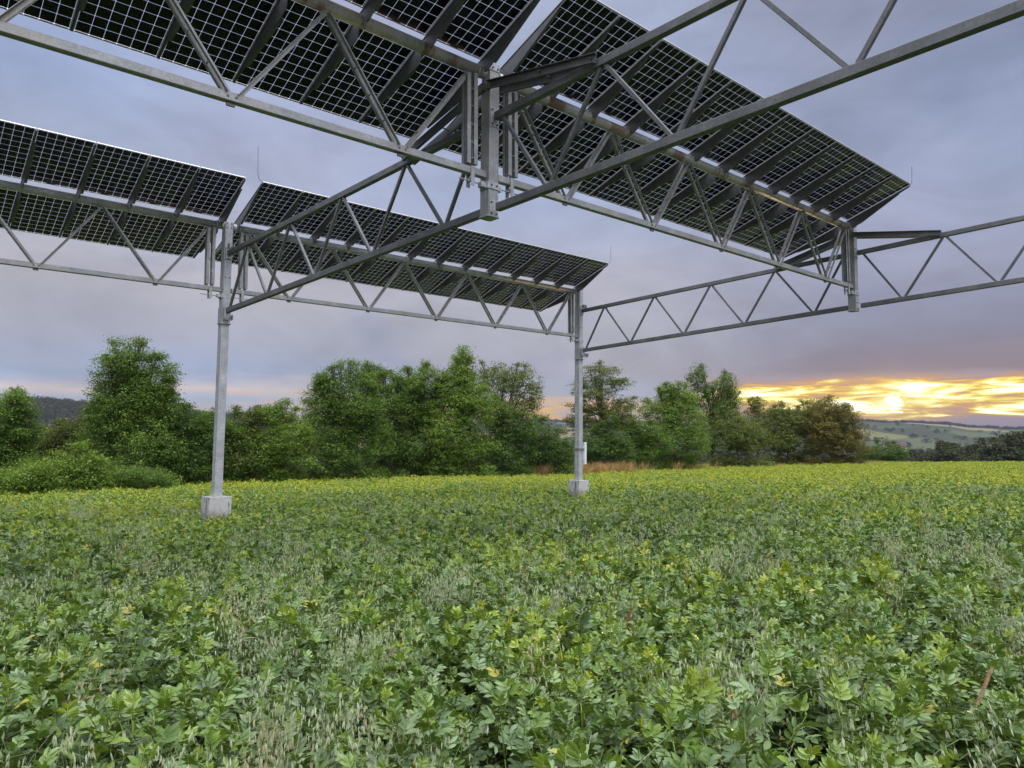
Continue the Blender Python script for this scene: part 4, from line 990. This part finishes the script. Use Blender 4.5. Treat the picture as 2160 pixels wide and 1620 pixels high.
# ------------------------------------------------------------------ distance: woods, village house
def wood_kind(seed, H, style, conif=False):
    if conif: lb = [(0, 0, H * f, H * .22 * (1.12 - f), H * .22 * (1.12 - f), H * .14) for f in (.25, .4, .55, .7, .85, .95)]
    else: lb = [(random.gauss(0, H * .12), random.gauss(0, H * .12), H * f, H * .26, H * .26, H * .2) for f in (.3, .45, .55, .68, .78)]
    V, t = crown_data(lb, H * 0.055, 0.75); me = crown_mesh('wood', V, t); me.materials.append(LM[style]); return bpy.data.objects.new('wood', me)
LM['far'] = leaf_mat('leaves_distant_wood', (0.028, 0.033, 0.014), (0.055, 0.062, 0.026), (0.09, 0.10, 0.042))
wk = [wood_kind(1, 14, 'far'), wood_kind(2, 13, 'far'), wood_kind(3, 15, 'far', True), wood_kind(4, 12, 'dark')]
# forest beyond the crest on the right
wp = []; ws = []
for _ in range(900):
    azd = random.uniform(26.5, 43); r0 = random.uniform(300, 420)
    x, y = r0 * math.sin(R(azd)), r0 * math.cos(R(azd)); zt = float(terrain(np.array([x]), np.array([y]))[0])
    want = CZ + r0 * 0.001 + (3.5 if azd > 33.3 else 0) + random.gauss(0, 1.0) - (2.5 if azd < 30 else 0)
    s_ = (want - zt) / 14.5
    wp.append((x, y, zt - .5)); ws.append(max(.4, s_))
nw = len(wp)
scatter('near_wood', np.array(wp), np.stack([np.zeros(nw), np.zeros(nw), rng.random(nw) * 6.28], 1), np.array(ws), rng.integers(0, 4, nw), wk, label='dark wood beyond the crest of the field at the right edge', cat='wood')
def blob(seed):
    r = np.random.default_rng(seed)
    lb = [(r.normal() * 3, r.normal() * 3, 6 + r.normal() * 1.5, 5, 5, 6) for _ in range(4)]
    V, t = crown_data(lb, 1.6, 0.35); me = crown_mesh('blob', V, t); me.materials.append(LM['far']); return bpy.data.objects.new('blob', me)
bl = [blob(11), blob(12), blob(13)]
wp = []
for _ in range(9000):
    azd = random.uniform(-48, 48); rr = 2300 if azd < -12 else 4300
    k = random.random()
    if azd < -12: r0 = random.uniform(900, 2380)                 # forested hill on the left
    elif k < .40: r0 = rr * random.uniform(.93, 1.02)           # skyline wood
    elif k < .75:
        r0 = random.uniform(620, 1500)
    else:
        r0 = random.choice([1900, 2300, 2700, 3200, 3600]) + 160 * math.sin(azd * .6 + random.choice([0, 2]))
        if math.sin(azd * 1.7 + r0 * .01) < .1: continue
    if r0 < 1500 and azd > -12 and math.sin(azd * .8 + r0 * .006) + math.sin(r0 * .011) < -.3: continue
    wp.append((r0 * math.sin(R(azd)), r0 * math.cos(R(azd))))
wp = np.array(wp); wz = terrain(wp[:, 0], wp[:, 1]) - 1; nw = len(wp); rw = np.hypot(wp[:, 0], wp[:, 1])
scatter('distant_woods', np.column_stack([wp, wz]), np.stack([np.zeros(nw), np.zeros(nw), rng.random(nw) * 6.28], 1), (0.7 + .5 * rng.random(nw)) * np.where(rw < 1500, .9, 1.15), rng.integers(0, 3, nw), bl, label='far woods and hedges on the hazy hills', cat='woods')

# village house with white gables
M_wall = plain('white_render', (0.7, 0.68, 0.64), 0.8); M_roof = plain('dull_brown_tiles', (0.07, 0.05, 0.05), 0.8); M_win = plain('window_dark', (0.05, 0.05, 0.06), 0.3); M_beam = plain('timber', (0.08, 0.05, 0.04), .8)
Yh = 600.; Xh = (1885 - 1080) / FPX * Yh
zh = CZ + (horizon(1885) - 948) / FPX * Yh
rt_ = empty('village_house', Matrix.Translation((Xh, Yh, zh)) @ Matrix.Rotation(-.25, 4, 'Z'), 'white half-timbered house with a long dull brown roof in the valley', 'house')
q = MB(); q.box((0, 0, -4), 16, 9, 14); q.add([(-8, -4.5, 3.01), (8, -4.5, 3.01), (8, 4.5, 3.01), (-8, 4.5, 3.01), (-8, 0, 7), (8, 0, 7)], [(0, 3, 4), (1, 5, 2), (0, 1, 2, 3)[::-1]]); q.build('wall', M_wall, rt_)
q = MB()
for sg in (-1, 1):
    a = [(-8.6, sg * 5.1, 2.5), (8.6, sg * 5.1, 2.5), (8.6, 0, 7.15), (-8.6, 0, 7.15)]; b = [(x_, y_, z_ + .3) for x_, y_, z_ in a]
    q.add(a + b, [(0, 1, 2, 3), (4, 5, 6, 7), (0, 1, 5, 4), (1, 2, 6, 5), (2, 3, 7, 6), (3, 0, 4, 7)])
q.build('roof', M_roof, rt_)
for i in range(6):
    q = MB(); q.box((-6.5 + i * 2.6, -4.53, 0.6), 1.1, .08, 1.5); q.build('window', M_win, rt_)
q = MB()
for i in range(7): q.box((-7.8 + i * 2.6, -4.54, 0), .25, .06, 6)
q.build('timber_beam', M_beam, rt_)

# ------------------------------------------------------------------ haze
q = MB(); a, b, z0, z1 = 6600, 6600, -75, 158
q.add([(-a, -b, z0), (a, -b, z0), (a, b, z0), (-a, b, z0), (-a, -b, z1), (a, -b, z1), (a, b, z1), (-a, b, z1)], [(0, 3, 2, 1), (4, 5, 6, 7), (0, 1, 5, 4), (1, 2, 6, 5), (2, 3, 7, 6), (3, 0, 4, 7)])
M_hz = bpy.data.materials.new('haze'); M_hz.use_nodes = True; T = NT(M_hz.node_tree); o_ = T.n('ShaderNodeOutputMaterial'); pv = T.n('ShaderNodeVolumePrincipled')
pv.inputs['Color'].default_value = (0.22, 0.25, 0.38, 1); pv.inputs['Density'].default_value = 0.00013; pv.inputs['Anisotropy'].default_value = 0.0
T.l(pv.outputs[0], o_.inputs['Volume'])
hz_ = q.build('haze', M_hz); tag(hz_, kind='stuff'); hz_.display_type = 'WIRE'
